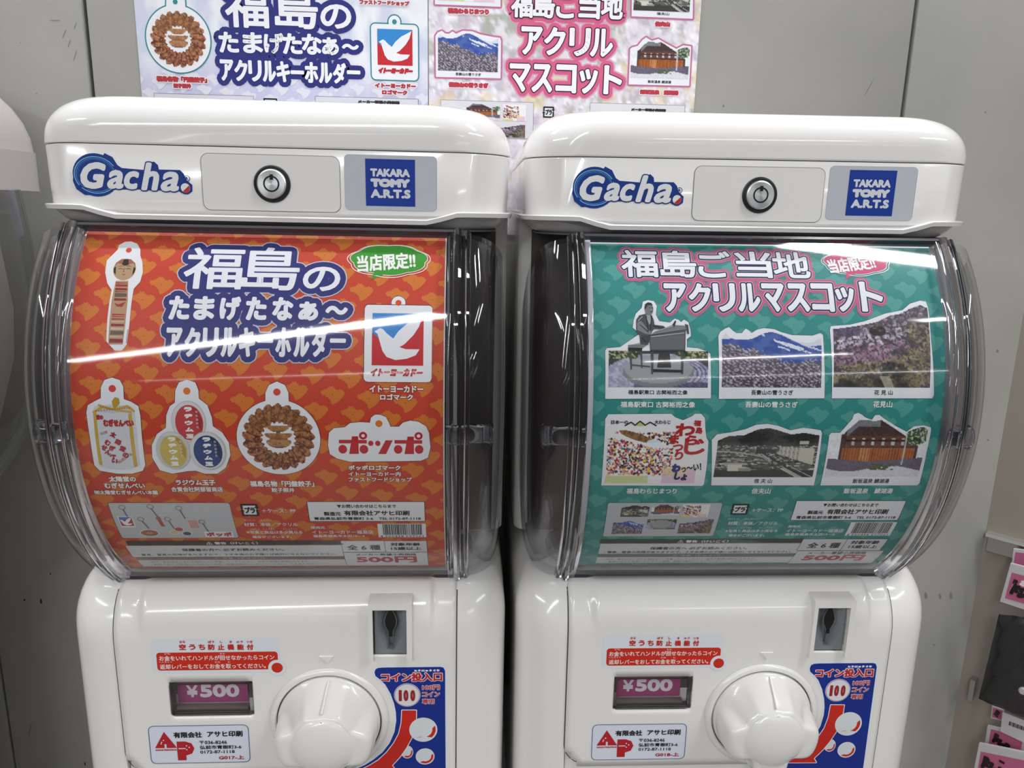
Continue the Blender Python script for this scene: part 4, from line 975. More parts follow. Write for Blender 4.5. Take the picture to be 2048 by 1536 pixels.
sh.start(); B = sh.box(293, 12, 421, 144); cu, cv = (B[0] + B[2]) / 2, (B[1] + B[3]) / 2; rx = (B[2] - B[0]) / 2; tb = sh.ppts([(332, 30), (333, 8), (334, -20), (368, -20), (371, 8), (371, 30)])
sh.outline(tb, .0012, '2F8894', 3); sh.ell(cu, cv, rx + .0012, rx + .0012, '2F8894', 3, 60); sh.poly(tb, LW, 4); sh.ell(cu, cv, rx, rx, LW, 4, 60); u, v = sh.pix(351, 4); sh.ell(u, v, .0022, .0022, '2F8894', 5)
P = rrect2(*sh.box(743, 49, 836, 160), .004); sh.outline(P, .0012, '2F8894', 3); u, v = sh.pix(789, 44); sh.ell(u, v, .0068, .0068, '2F8894', 3); sh.ell(u, v, .0056, .0056, LW, 4); sh.ell(u, v, .0022, .0022, '2F8894', 5); sh.poly(P, LW, 4)
store_logo(sh, (755, 59, 825, 131), 5); sh.ptext('イトーヨーカドー', (757, 136, 826, 148), 'B92631', 6, bold=.0007, shear=.3); sh.end('keyring_picture', 'key ring prints outlined in teal')
picture(sh, 'food_picture', sh.box(299, 19, 415, 138), 80, 80, pic_dumplings, 5.5)
sh.start()
for s, px, b in (('福島名物「円盤餃子」', (313, 153, 415, 165), .0006), ('餃子照井', (347, 167, 383, 177), .0005), ('イトーヨーカドー', (750, 167, 832, 177), .0005), ('ロゴマーク', (764, 180, 815, 190), .0005), ('ファストフードショップ', (719, 1, 819, 11), .0004)): sh.ptext(s, px, RS, 5, bold=b, outs=((.0009, 'E8E8F0', 4),))
sh.end('caption_lettering')
sh.start()
for px in ((311, 190, 508, 240), (632, 196, 836, 240)): B = sh.box(*px); P = [(B[0], B[1]), (B[2], B[1]), (B[2], B[3]), (B[0], B[3])]; sh.outline(P, .0004, '6A6A78', 3); sh.poly(P, 'D6D6E2', 3)
sh.ptext('メーカー希望小売価格', (716, 201, 800, 208), '2A2A30', 4, bold=.0004); recycle_mark(sh, (527, 196, 556, 225), 3); sh.end('notice_boxes')

_, sh = poster('poster', 'right poster, blossom background, with pink outlined title and view photos', .0805, .3435, .37, -.02)
picture(sh, 'background_print', (.0805, -.02, .3435, .37), 110, 140, pic_blossom, 1)
sh.start(); nav = '2A2430'; O = ((.0009, nav, 5), (.0042, 'D4638A', 3), (.0056, 'D9A8BE', 2))
X = [1022, 1066, 1112, 1157, 1202]
for i, s in enumerate('福島ご当地'): sh.ptext(s, (X[i], -20, X[i] + 44, 36 + i * .8), 'F0F0F6', 7, bold=.0008, outs=O)
X = [1042, 1088, 1138, 1180]
for i, s in enumerate('アクリル'): sh.ptext(s, (X[i], 53 + i * 1.5, X[i] + (43 if i < 3 else 46), 110 + i * 1.5), 'F0F0F6', 7, bold=.0011, outs=O)
X = [1019, 1063, 1111, 1158, 1207]
for i, s in enumerate('マスコット'): sh.ptext(s, (X[i], 127 + i * 1 + (8 if s == 'ッ' else 0), X[i] + (42 if i < 3 else 37), 184 + i * 1.3), 'F0F0F6', 7, bold=.0011, outs=O)
sh.end('title_lettering', 'white title letters outlined in pink')


def pcard(out_px, ph, fn, nx, ny, cap=None, cpx=None):
    sh.start(); P = sh.ppts(out_px); sh.outline(P, .0015, 'C4709A', 3); sh.poly(P, LW, 4)
    if cap: sh.ptext(cap, cpx, '44444C', 5, bold=.0001, res=2)
    sh.end('picture_card', 'view photo card outlined in pink')
    if fn: picture(sh, 'view_picture', sh.box(*ph), nx, ny, fn, 5)


pcard([(871, 72), (876, 65), (884, 62), (890, 67), (898, 68), (905, 63), (912, 68), (925, 62), (945, 63), (960, 69), (985, 74), (1000, 76), (1002, 82), (1001, 157), (872, 154)], (876, 66, 996, 143), pic_mountain, 80, 50, '吾妻山の雪うさぎ', (911, 146, 962, 152))
pcard([(869, -30), (1001, -30), (1001, 14), (870, 9)], (875, -40, 996, 3), pic_festival, 60, 24)
pcard([(1264, -30), (1386, -30), (1385, 38), (1263, 33)], (1268, -50, 1381, 23), pic_city, 70, 40, '信夫山', (1313, 25, 1338, 31))
pcard([(1260, 98), (1264, 95), (1275, 92), (1285, 80), (1292, 75), (1303, 82), (1316, 78), (1330, 86), (1352, 98), (1366, 91), (1382, 93), (1378, 172), (1257, 169)], (1262, 78, 1378, 157), pic_bath, 84, 56, '飯坂温泉 鯖湖湯', (1295, 161, 1342, 167))
sh.start()
for s, px in (('福島わらじまつり', (895, 17, 978, 29)), ('吾妻山の雪うさぎ', (897, 165, 977, 176)), ('信夫山', (1309, 43, 1340, 54)), ('飯坂温泉　鯖湖湯', (1279, 180, 1357, 190))): sh.ptext(s, px, 'B83A4A', 5, bold=.0006, outs=((.0009, 'EDE8EE', 4),))
sh.end('caption_lettering')
sh.start()
for px in ((882, 203, 1066, 275), (1180, 209, 1368, 250)): B = sh.box(*px); P = [(B[0], B[1]), (B[2], B[1]), (B[2], B[3]), (B[0], B[3])]; sh.outline(P, .0004, '8A8A94', 3); sh.poly(P, 'DCDCE4', 3)
recycle_mark(sh, (1086, 213, 1108, 236), 3); sh.ptext('メーカー希望小売価格', (1262, 217, 1332, 223), '2A2A30', 4, bold=.0004); sh.end('notice_boxes')
for fn, px in ((pic_bath, (925, 205, 1000, 240)), (pic_festival, (1006, 209, 1052, 242)), (pic_slope, (985, 248, 1050, 275))): picture(sh, 'product_view', sh.box(*px), 34, 20, fn, 4.5)


# ================================================================== the capsule machines
AX = lambda r, th: (CY - r * math.cos(th), CZ0 + r * math.sin(th))
TH0, TH1 = math.radians(-47.8), math.radians(40.5)
YB = -0.0208


def y_frame(z):
    s = min(max((z + .285) / .038, 0), 1); return YB + .0009 + .027 * (1 - math.sqrt(1 - s * s))


def y_panel(x, z):
    s = min(max((z + .272) / .025, 0), 1); yb = YB + .024 * (1 - math.sqrt(1 - s * s)); k = sstep(-.100, -.0925, x) * (1 - sstep(.0955, .1005, x))
    a = y_frame(z) - .0009
    return a * (1 - k) + min(a, yb) * k


def arc_band(mb, prof, n=60, th0=TH0, th1=TH1, closed=True):
    loops = []
    for i in range(n + 1):
        th = th0 + (th1 - th0) * i / n; loops.append([(x, *AX(r, th)) for x, r in prof])
    mb.loft(loops, 0, closed, closed, closed)


def make_machine(name, label, right, code, dock):
    t = empty(name, label, 'capsule machine', (0, 0, 0))
    M = t
    px = lambda x, y, Y=0: on_plane(x, y, Y, False)
    # ---- lower body
    mb = MB(); loops = []
    zs = [-.246, -.2475, -.2500, -.253, -.258, -.264, -.270, -.276, -.284, -.30, -.40, -.52]
    for z in zs:
        s = min(max((z + .278) / .042, 0), 1); w = .1495 - .024 * (1 - math.sqrt(1 - s * s)); L = []
        for x, y in plan(w, y_frame(z), .28, w - .1195, 8, rb=.02):
            if y < .05 and .105 < abs(x) < .119: x = math.copysign(.1137, x)
            elif y < .05 and .095 < abs(x) < .104: x = math.copysign(.1127, x)
            if abs(x) < .1130 and y < .05: y += .016 if -.40 < z < -.25 else 0
            L.append((x, y, z))
        loops.append(L)
    mb.loft(loops[::-1]); body = mb.build('body', plastic, M)
    # ---- front panel with its openings
    H1 = (.0585, -.2945, .0812, -.2587); H2 = (-.0802, -.3393, -.0243, -.3131)
    xs = sorted(set([round(-.1135 + .0045 * i, 5) for i in range(51)] + [.1145, H1[0], H1[2], H2[0], H2[2]] + [-.100 + .00125 * i for i in range(7)] + [.0955 + .0012 * i for i in range(5)]))
    xs = [x for x in xs if x <= .1146]
    zz = sorted(set([-.2468 - .0015 * i for i in range(30)] + [-.29 - .006 * i for i in range(22)] + [H1[1], H1[3], H2[1], H2[3]]), reverse=True)
    V = [(x, y_panel(x, z), z) for z in zz for x in xs]; nx = len(xs); F = []
    for j in range(len(zz) - 1):
        for i in range(nx - 1):
            cx, cz = (xs[i] + xs[i + 1]) / 2, (zz[j] + zz[j + 1]) / 2
            if H1[0] < cx < H1[2] and H1[1] < cz < H1[3]: continue
            if H2[0] < cx < H2[2] and H2[1] < cz < H2[3]: continue
            dx, dz = (-.1135 + .016) - cx, (-.384 + .016) - cz
            if dx > 0 and dz > 0 and math.hypot(dx, dz) > .016: continue
            if cz < -.384 and cx < .06: continue
            F.append((j * nx + i, (j + 1) * nx + i, (j + 1) * nx + i + 1, j * nx + i + 1))
    fp = mesh_obj('front_panel', V, F, plastic, None, M, 40); sm = fp.modifiers.new('thick', 'SOLIDIFY'); sm.thickness = .0022; sm.offset = -1
    # seam line round the panel
    mb = MB(); path = [(-.1140, z) for z in np.linspace(-.2470, -.368, 26)] + [(-.1140 + .0165 * (1 - math.cos(a)), -.368 - .0165 * math.sin(a)) for a in np.linspace(.2, math.pi / 2, 6)] + [(x, -.3845) for x in (-.08, -.04, 0, .04)]
    for pts in (path, [(.1150, z) for z in np.linspace(-.2470, -.42, 30)]):
        L = []
        for i, (x, z) in enumerate(pts):
            a = pts[max(i - 1, 0)]; c = pts[min(i + 1, len(pts) - 1)]; dx, dz = c[0] - a[0], c[1] - a[1]; q = math.hypot(dx, dz); nx_, nz_ = -dz / q * .00035, dx / q * .00035; y = y_frame(z) - .0002
            L.append([(x - nx_, y, z - nz_), (x + nx_, y, z + nz_)])
        mb.loft(L, 0, False, False, False)
    mb.build('panel_seam', gapm, M, 0)
    # ---- housing behind the window
    mb = MB()
    mb.loft([[(x, y, z) for x, y in plan(.1488, .060, .28, .012, 4)] for z in (-.238, .004)]); mb.build('housing', plastic, M)
    mb = MB(); mb.loft([[(x, y, z) for x, y in plan(.140, .056, .0602, .002, 2)] for z in (-.236, -.008)]); mb.build('capsule_chamber', darkp, M)
    mb = MB(); mb.box((-.150, -.004, -.2385), (.1, -.0, -.238)) if 0 else mb.loft([[(x, y, z) for x, y in plan(w, .004, .062, .02, 5)] for z, w in ((-.2365, .125), (-.2395, .126))]); mb.build('chamber_floor', pbr('chamber_floor', '5E595A', .3), M)
    mb = MB(); mb.loft([[(x, y, z) for x, y in plan(.139, .004, .27, .03, 5)] for z in (-.0095, -.0085)]); mb.build('chamber_roof', pbr('chamber_roof', '5C5A5C', .4), M)
    # ---- header
    mb = MB(); mb.loft([[(x, y, z) for x, y in plan(w, y0, .281, rc, 10)] for z, w, y0, rc in ((-.0095, .136, .013, .030), (-.0065, .1415, .007, .033), (-.003, .1440, .0035, .034), (.0, .1462, .0, .036), (.0376, .1478, .0, .038), (.0383, .1474, .0004, .038))])
    hd = mb.build('header', plastic2, M)
    mb = MB(); LL = []
    for z, ex in ((-.0034, .0006), (-.0030, .0030), (-.0004, .0036), (.0002, .0026), (.0006, -.004)):
        L = []
        for x, y in plan(.1462 + ex, -ex, .281, .036, 10):
            wv = .0026 - .0052 * (1 - sstep(.094, .116, abs(x))) if y < .02 else .0026
            L.append((x, y, z + wv))
        LL.append(L)
    mb.loft(LL); mb.build('header_lip', plastic2, M)
    mb = MB(); LL = [[(x, y, .0388) for x, y in plan(.1476, .0002, .281, .038, 10)]]
    LL.append([(x, y, .0392) for x, y in plan(.1480, -.0002, .281, .038, 10)])
    for i in range(17):
        a = math.pi / 2 * i / 16; z = .0402 + .0275 * math.sin(a); q = 1 - math.cos(a); tf = max((z - .0485) / .0192, 0); qf = 1 - math.sqrt(max(1 - tf * tf, 0))
        LL.append([(x, y, z) for x, y in plan(.1480 - .030 * q, -.0002 + .017 * qf, .281 - .02 * q, .038 - .006 * q, 10)])
    mb.loft(LL); mb.build('lid', plastic2, M, 50)
    mb = MB(); mb.loft([[(x, y, z) for x, y in plan(.1466, .0012, .28, .037, 8)] for z in (.0380, .0390)]); mb.build('lid_gap', gapm, M)
    # lock plate
    P = rrect2(-.0420, .0010, .0412, .0342, .0045, 6)
    mb = MB(); mb.loft([[(x, .0006, z) for x, z in rrect2(-.0424, .0006, .0416, .0346, .0048, 6)], [(x, -.00012, z) for x, z in rrect2(-.0424, .0006, .0416, .0346, .0048, 6)]]); mb.build('plate_gap', pbr('plate_gap', '8A8578', .6), M)
    mb = MB(); mb.loft([[(x, .0004, z) for x, z in P], [(x, -.0003, z) for x, z in P], [(x * .998, -.0005, .0176 + (z - .0176) * .996) for x, z in P]]); pln = mb.build('lock_plate', plastic2, M)
    mb = MB(); C = lambda r, y, n=40, cx=.0002, cz=.0172: [(cx + r * math.cos(2 * math.pi * i / n), y, cz + r * math.sin(2 * math.pi * i / n)) for i in range(n)]
    mb.loft([C(.0112, -.0004), C(.0111, -.0012), C(.0104, -.0014), C(.0098, -.0007)]); mb.build('lock_socket', darksteel, pln)
    tn = steel.node_tree
    if 'Tangent' not in tn.nodes:
        tg = tn.nodes.new('ShaderNodeTangent'); tg.direction_type = 'RADIAL'; tg.axis = 'Y'; tn.links.new(tg.outputs[0], tn.nodes['Principled BSDF'].inputs['Tangent'])
    mb = MB(); mb.loft([C(.0088, 0, 40, 0, 0), C(.0088, -.0020, 40, 0, 0), C(.0080, -.0026, 40, 0, 0), C(.0001, -.0026, 40, 0, 0)], 0, False, False); bo = mb.build('lock_barrel', steel, pln, 30); bo.location = (.0002, -.0004, .0172)
    mb = MB()
    ring = [[(.0002 + r * math.cos(a), -.00305, .0172 + r * math.sin(a)) for r in (.0039, .0049)] for a in np.linspace(0, 2 * math.pi, 33)]; mb.loft(ring, 0, False, False, False)
    mb.box((-.0006, -.0031, .0196), (.0014, -.0030, .0228)); mb.build('key_slot', blackp, pln, 0)
    # ---- header stickers
    sh = Sheet(lambda u, v, o: (u, -.0001 - o, v), lambda x, y: tuple(px(x, y, 0)[[0, 2]]), M, False, lift=.00008)
    N = '1B3C8E'
    sh.start(); Q = sh.ppts([(170, 322), (190, 311), (207, 310), (209, 306), (225, 314), (235, 330), (244, 336), (290, 340), (296, 326), (308, 323), (316, 330), (318, 339), (360, 340), (368, 348), (372, 359), (385, 370), (385, 383), (376, 389), (363, 386), (356, 381), (318, 381), (300, 381), (286, 379), (232, 379), (220, 383), (200, 390), (170, 390), (153, 378), (146, 362), (147, 340), (155, 330)])
    sh.poly(Q, N, 1)
    c = sh.pix(192, 350); sh.ell(c[0], c[1], .0136, .0127, N, 1.2)
    for r0, r1, a0, a1, cc in ((.0119, .0114, 30, 215, '7EC4EA'), (.0108, .0105, 20, 230, '5AA6DC'), (.0119, .0114, 225, 380, '7EC4EA'), (.0108, .0105, 240, 385, '5AA6DC'), (.0099, .0097, 0, 190, '3C84C8')):
        A = np.radians(np.linspace(a0, a1, 24)); sh.polys([[(c[0] + 1.08 * r1 * math.cos(A[i]), c[1] + .92 * r1 * math.sin(A[i])), (c[0] + 1.08 * r0 * math.cos(A[i]), c[1] + .92 * r0 * math.sin(A[i])), (c[0] + 1.08 * r0 * math.cos(A[i + 1]), c[1] + .92 * r0 * math.sin(A[i + 1])), (c[0] + 1.08 * r1 * math.cos(A[i + 1]), c[1] + .92 * r1 * math.sin(A[i + 1]))] for i in range(23)], cc, 2)
    for s, p_, b_ in (('G', (161, 324, 214, 378), .0010), ('a', (214, 340, 247, 378), .0007), ('c', (248, 342, 280, 379), .0008), ('h', (281, 325, 319, 381), .0008), ('a', (321, 343, 358, 383), .0007)): sh.ptext(s, p_, 'EDEFF2', 4, bold=b_, shear=.28, outs=((.0007, N, 1.5),))
    u, v = sh.pix(371.5, 376); sh.ell(u, v, .0038, .0038, N, 2); sh.ell(u, v, .0028, .0028, 'EDEFF2', 4, 24); sh.poly([(u + .0027 * math.cos(a), v + .0027 * math.sin(a)) for a in np.radians(np.linspace(-130, 35, 14))], 'C8303A', 5)
    u, v = sh.pix(374, 357); sh.outline([(u + .0017 * math.cos(a), v + .0017 * math.sin(a)) for a in np.linspace(0, 6.28, 20)], .0002, N, 4, False); sh.text('R', (u - .0007, v - .0009, u + .0008, v + .0009), N, 4, bold=.00012)
    sh.end('logo_sticker', 'blue and white swirl logo sticker')
    sh.start(); B = (.0443, .0028, .1008, .0358); sh.poly(rrect2(*B, .0028), 'C3C9D2', .4); sh.outline(rrect2(*B, .0028), .00015, 'A4ABB6', .3)
    q = (.0570, .0054, .0875, .0336); sh.poly([(q[0], q[1]), (q[2], q[1]), (q[2], q[3]), (q[0], q[3])], '1C3C9C', 1)
    for s, (a, b_, c_, d_), bb in (('TAKARA', (.0600, .0231, .0843, .0279), .0004), ('TOMY', (.0600, .0167, .0843, .0220), .00075), ('A.R.T.S', (.0600, .0102, .0846, .0156), .00045)): sh.text(s, (a, b_, c_, d_), 'DDE1EA', 2, bold=bb)
    sh.end('maker_sticker', 'blue square maker sticker on grey label')
    # ---- clear window
    mb = MB(); arc_band(mb, [(-.1085, .1702), (.1085, .1702)], 64, closed=False); mb.build('clear_window', film, M, 60)
    for sgn in (-1, 1):
        mb = MB(); P = [(.1085, .1660), (.1100, .1655), (.1120, .1640), (.1210, .1640), (.1222, .1655), (.1225, .1690), (.1216, .1715), (.1200, .1722), (.1190, .1712), (.1176, .1712), (.1166, .1735), (.1150, .1742), (.1128, .1735), (.1118, .1715), (.1100, .1718), (.1085, .1712)]
        arc_band(mb, [(sgn * x, r) for x, r in P], 56, TH0 - .01, TH1 + .01); mb.build('window_rim', glass, M, 40)
        mb = MB(); P = [(.1225, .1692), (.1262, .1692), (.1300, .1672), (.1345, .1640), (.1385, .1590), (.1418, .1520), (.1440, .1420), (.1452, .1280), (.1458, .1100), (.1462, .0860), (.1464, .0640)]
        loops = []
        for i in range(49):
            th = TH0 + (TH1 - TH0) * i / 48; L = []
            for x, r in P:
                y, z = AX(r, th)
                L.append((sgn * x, min(y, .058), z))
            loops.append(L)
        mb.loft(loops, 0, False, False, False)
        mb.loft([[(x - sgn * .0022, y + .0035, CZ0 + (z - CZ0) * .975) for x, y, z in L[:8]] for L in loops], 0, False, False, False)
        mb.build('window_side', film2, M, 60)
        # latch bolt inside the clear side
        mb = MB(); yc, zc = -.036, -.1315; R = lambda x, a, b_, n=20: [(sgn * x, yc + a * math.cos(2 * math.pi * i / n), zc + b_ * math.sin(2 * math.pi * i / n)) for i in range(n)]
        mb.loft([R(.112, .005, .0062), R(.1315, .005, .0062), R(.1345, .0062, .0076), R(.1360, .0066, .0082), R(.1372, .0058, .0074), R(.1364, .0045, .0055), R(.1310, .0040, .0050)]); mb.build('window_latch', glass, M, 40)
    # top and bottom strips of the window
    for th, nm in ((TH1, 'top_strip'), (TH0, 'bottom_strip')):
        mb = MB(); d = .018 if th > 0 else -.014
        mb.loft([[(x, *AX(r, th + k * d * .6)) for r, k in ((.1660, 0), (.1722, 0), (.1722, 1), (.1660, 1))] for x in (-.112, .112)]); mb.build(nm, pbr('smoky_strip', '55525A', .15, **{'Transmission_Weight': .35}), M, 30)
    # ---- coin slot
    mb = MB()
    y1 = YB - .0034
    a = px(736, 1208, y1); c = px(824.4, 1321.6, y1); x0, x1, zt, zb = a[0], c[0], a[2], c[2]
    o0, o1, ot, ob = H1[0], H1[2], H1[3], H1[1]
    zq = px(787, 1164, .001)[2]
    # two cheeks, a sloping roof and a cross piece below the plate
    for xa, xb in ((x0, o0), (o1, x1)):
        mb.loft([[(q_, y1, zb), (q_, y1, ot), (q_, .004, ot), (q_, .004, zb + .002), (q_, YB + .001, zb)] for q_ in (xa, xb)])
    mb.loft([[(x, y1, ot), (x, y1, zt), (x, .004, zq), (x, .004, ot)] for x in (x0, x1)])
    cs = mb.build('coin_slot', plastic, M, 30)
    # grey plate with a funnel and a lens shaped hole
    mb = MB(); yp = YB + .0018; cxm = (o0 + o1) / 2
    out = [(o0 + .0006, ot - .0004), (o1 - .0006, ot - .0004), (o1 - .0006, ob + .0004), (o0 + .0006, ob + .0004)]
    mb.loft([[(x, YB + .012, z) for x, z in out], [(x, yp + .008, z) for x, z in out]]); cp = mb.build('slot_plate', greyp, cs, 20)
    hexa = [(o0 + .0030, ot - .0018), (o1 - .0030, ot - .0018), (o1 - .0024, ot - .0205), (cxm + .0026, ob + .0034), (cxm - .0026, ob + .0034), (o0 + .0024, ot - .0205)]
    rimo = [(o0 + .0006, ot - .0004), (o1 - .0006, ot - .0004), (o1 - .0006, ot - .0205), (o1 - .0006, ob + .0004), (o0 + .0006, ob + .0004), (o0 + .0006, ot - .0205)]
    mb = MB(); inn = [(cxm - .0016, ot - .0022), (cxm + .0016, ot - .0022), (cxm + .0032, ot - .0125), (cxm + .0014, ob + .0034), (cxm - .0014, ob + .0034), (cxm - .0032, ot - .0125)]
    mb.loft([[(x, yp, z) for x, z in rimo], [(x, yp, z) for x, z in hexa], [(x, yp + .0065, z) for x, z in inn]], 0, False, False); mb.build('slot_funnel', greyp, cs, 20)
    mb = MB(); ln = [(cxm + s_ * w_, yp + .0055 - .0008, ot - dz_) for s_, seq in ((1, ((.0009, .0022), (.0012, .0035), (.0030, .0075), (.0039, .0115), (.0034, .0150), (.0013, .0195), (.0012, .0232))), (-1, ((.0012, .0232), (.0013, .0195), (.0034, .0150), (.0039, .0115), (.0030, .0075), (.0012, .0035), (.0009, .0022)))) for w_, dz_ in seq]
    mb.loft([[(p[0], yp + .0012, p[2]) for p in ln], [(p[0], yp + .0009, p[2]) for p in ln]]); mb.build('coin_hole', blackp, cs, 0)
    mb = MB(); lk = [(cxm + (p[0] - cxm) * 1.16, p[2]) for p in ln]; n_ = len(lk)
    mb.loft([[(x, yp + .0015, z) for x, z in lk], [(x, yp + .0010, z) for x, z in lk]]); mb.build('hole_rim', pbr('slot_rim', '6E7478', .3), cs, 0)
    # ---- price window
    mb = MB(); y2 = YB + .012
    mb.loft([[(H2[0] - .001, y, H2[1] - .001), (H2[2] + .001, y, H2[1] - .001), (H2[2] + .001, y, H2[3] + .001), (H2[0] - .001, y, H2[3] + .001)] for y in (YB + .0012, y2)], 0, False, True); pw = mb.build('price_window', pbr('window_tray', '57504E', .35), M, 30)
    yc_ = YB + .0085; a = px(354, 1368, yc_); c = px(497, 1403, yc_)
    mb = MB(); mb.loft([[(x, y, z) for x, z in ((a[0], c[2]), (c[0], c[2]), (c[0], a[2] + .006), (a[0], a[2] + .006))] for y in (yc_, yc_ + .0006)]); pc = mb.build('price_card', pbr('card_magenta', 'A23A78', .5), pw, 0)
    sh = Sheet(lambda u, v, o: (u, yc_ - .0001 - o, v), lambda x, y: tuple(px(x, y, yc_)[[0, 2]]), pw, False, lift=.0001)
    sh.start(); sh.ptext('¥', (373, 1370, 396, 1394), 'E4DCE4', 1, bold=.0004); sh.ptext('500', (400, 1368, 479, 1394), 'E4DCE4', 1, bold=.0007); sh.end('price_lettering', 'white price lettering')
    mb = MB(); mb.box((a[0] - .001, YB + .004, H2[1] + .001), (c[0] + .001, YB + .008, c[2] - .0006)); mb.build('card_holder', pbr('holder_brown', '6A625E', .3), pw, 0)
    mb = MB(); fo = rrect2(H2[0] + .0002, H2[1] + .0002, H2[2] - .0002, H2[3] - .0002, .0026); fi = rrect2(H2[0] + .0026, H2[1] + .0022, H2[2] - .0026, H2[3] - .0024, .0014)
    mb.loft([[(x, YB + .0009, z) for x, z in fo], [(x, YB - .0003, z) for x, z in fo], [(x, YB + .0004, z) for x, z in fi], [(x, YB + .004, z) for x, z in fi]], 0, False, False); mb.build('window_edge', glass, pw, 40)
    mb = MB(); mb.add([(x, YB + .0012, z) for x, z in ((H2[0], H2[1]), (H2[2], H2[1]), (H2[2], H2[3]), (H2[0], H2[3]))], [(0, 1, 2, 3)]); mb.build('window_pane', film, pw, 0)
    # ---- stickers of the body
    def bsheet(): return Sheet(lambda u, v, o: (u, YB - .0001 - o, v), lambda x, y: tuple(px(x, y, YB)[[0, 2]]), M, False, lift=.00008)
    sh = bsheet(); sh.start(); RD, WS = 'CE2E1C', 'E4E9F0'
    B = (-.0898, -.3062, -.0048, -.2804); sh.poly(rrect2(*B, .0042), WS, 0); u, v = sh.pix(554.5, 1335); sh.ell(u, v, .0062, .0062, WS, .2)
    B2 = (-.0866, -.3040, -.0062, -.2905); sh.poly(rrect2(*B2, .0022), RD, 1); sh.ell(u, v, .0060, .0060, WS, 1.5); sh.ell(u, v, .0038, .0038, RD, 2)
    for i, s in enumerate('空うち防止機能付'): q = 358.5 + i * 19.3; sh.ptext(s, (q, 1288, q + 13.5, 1299.5), 'C23028', 2, bold=.00022)
    for s, q, w in (('から', 359, 12), ('ぼう', 416, 13), ('し', 440, 6), ('き', 459, 5), ('のう', 473, 13), ('つき', 493, 12)): sh.ptext(s, (q, 1281, q + w, 1286), 'C23028', 2, bold=.0001, res=1)
    sh.ptext('お金をいれてハンドルが回せなかったらコイン', (318.5, 1310, 549, 1320), 'F4E4DE', 3, bold=.0001, res=2); sh.ptext('返却レバーをおしてお金を取ってください。', (320, 1327, 532, 1337), 'F4E4DE', 3, bold=.0001, res=2)
    for s, q in (('かね', (329, 1305, 341, 1309)), ('まわ', (440, 1305, 451, 1309)), ('へんきゃく', (318, 1321.5, 344, 1325.5)), ('かね', (430, 1321.5, 441, 1325.5)), ('と', (456, 1321.5, 461, 1325.5))): sh.ptext(s, q, 'F4E4DE', 3, res=1)
    sh.end('instruction_sticker', 'white and red instruction sticker')
    # printer's sticker (its place differs a little between the machines)
    if right:
        Bq = (-.0948, -.3815, -.0254, -.3508)
    else:
        Bq = (-.0974, -.3775, -.0282, -.3462)
    u0, v0, u1, v1 = Bq; Wd, Hh = u1 - u0, v1 - v0
    sh = bsheet(); sh.start()
    pt = lambda x, y: (u0 + Wd * x, v1 - Hh * y)
    bx = lambda x0_, y0_, x1_, y1_: (u0 + Wd * x0_, v1 - Hh * y1_, u0 + Wd * x1_, v1 - Hh * y0_)
    ch = rrect2(u0, v0, u1, v1, .0036, 3); sh.poly(ch, 'DDE4F2', 0); sh.outline(rrect2(u0 + .0008, v0 + .0008, u1 - .0008, v1 - .0008, .0034, 3), .00022, '3A3F48', 1)
    AR = 'B8222C'
    sh.poly([pt(.16, .17), pt(.275, .58), pt(.06, .58)], AR, 2); sh.poly([pt(.275, .42), pt(.36, .42), pt(.42, .47), pt(.445, .60), pt(.42, .73), pt(.36, .78), pt(.36, .90), pt(.275, .90)], AR, 2)
    sh.poly([pt(.29, .585), pt(.36, .585), pt(.36, .61), pt(.29, .61)], 'D3DAE8', 3); sh.poly([pt(.155, .48), pt(.175, .48), pt(.175, .58), pt(.155, .58)], 'D3DAE8', 3)
    for x, y in ((.13, .43), (.15, .38), (.125, .47), (.37, .53), (.395, .57), (.37, .63)): q = pt(x, y); sh.ell(q[0], q[1], .0005, .0005, 'F0F0F4', 3, 6)
    sh.text('ASAHI PRINTING', bx(.06, .61, .27, .65), AR, 2, bold=.00012, res=1)
    T = '1E2126'
    sh.text('有限会社', bx(.25, .18, .53, .33), T, 2, bold=.0002); sh.text('アサヒ印刷', bx(.58, .17, .93, .32), T, 2, bold=.0002)
    sh.text('〒036-8246', bx(.50, .41, .77, .50), T, 2, bold=.0001); sh.text('弘前市青樹町3-6', bx(.50, .53, .91, .63), T, 2, bold=.0001); sh.text('0172-87-1118', bx(.50, .66, .84, .74), T, 2, bold=.0001); sh.text(code, bx(.68, .80, .93, .90), 'A8242C', 2, bold=.00016)
    sh.end('company_sticker', 'white sticker with red letters A and P')
    # coin sticker round the knob
    sh = bsheet(); sh.start(); z7 = lambda x, y: sh.pix(730 + x / 7.11, 1320 + y / 7.11)
    blue = [z7(*p) for p in ((135, 175), (150, 130), (190, 110), (260, 105), (1070, 95), (1115, 105), (1138, 150), (1140, 400), (1143, 1000), (1148, 1800), (1148, 2300), (-500, 2300), (-1100, 2300), (-1100, 1800), (-800, 1760), (-300, 1620), (0, 1490), (120, 1415), (250, 1310), (350, 1180), (420, 1020), (446, 860), (440, 740), (415, 620), (365, 480), (290, 350), (220, 280), (150, 225))]
    sh.outline(blue, .0011, 'E6EDF6', 0); sh.poly(blue, '16308E', 1)
    arrow = [z7(*p) for p in ((528, 712), (728, 712), (726, 860), (705, 980), (660, 1110), (590, 1240), (500, 1370), (385, 1495), (430, 1555), (-60, 1560), (60, 1500), (190, 1420), (310, 1310), (410, 1180), (480, 1050), (518, 900))]
    sh.outline(arrow, .0006, 'E8EAEE', 2); sh.poly(arrow, 'CC2A20', 3)
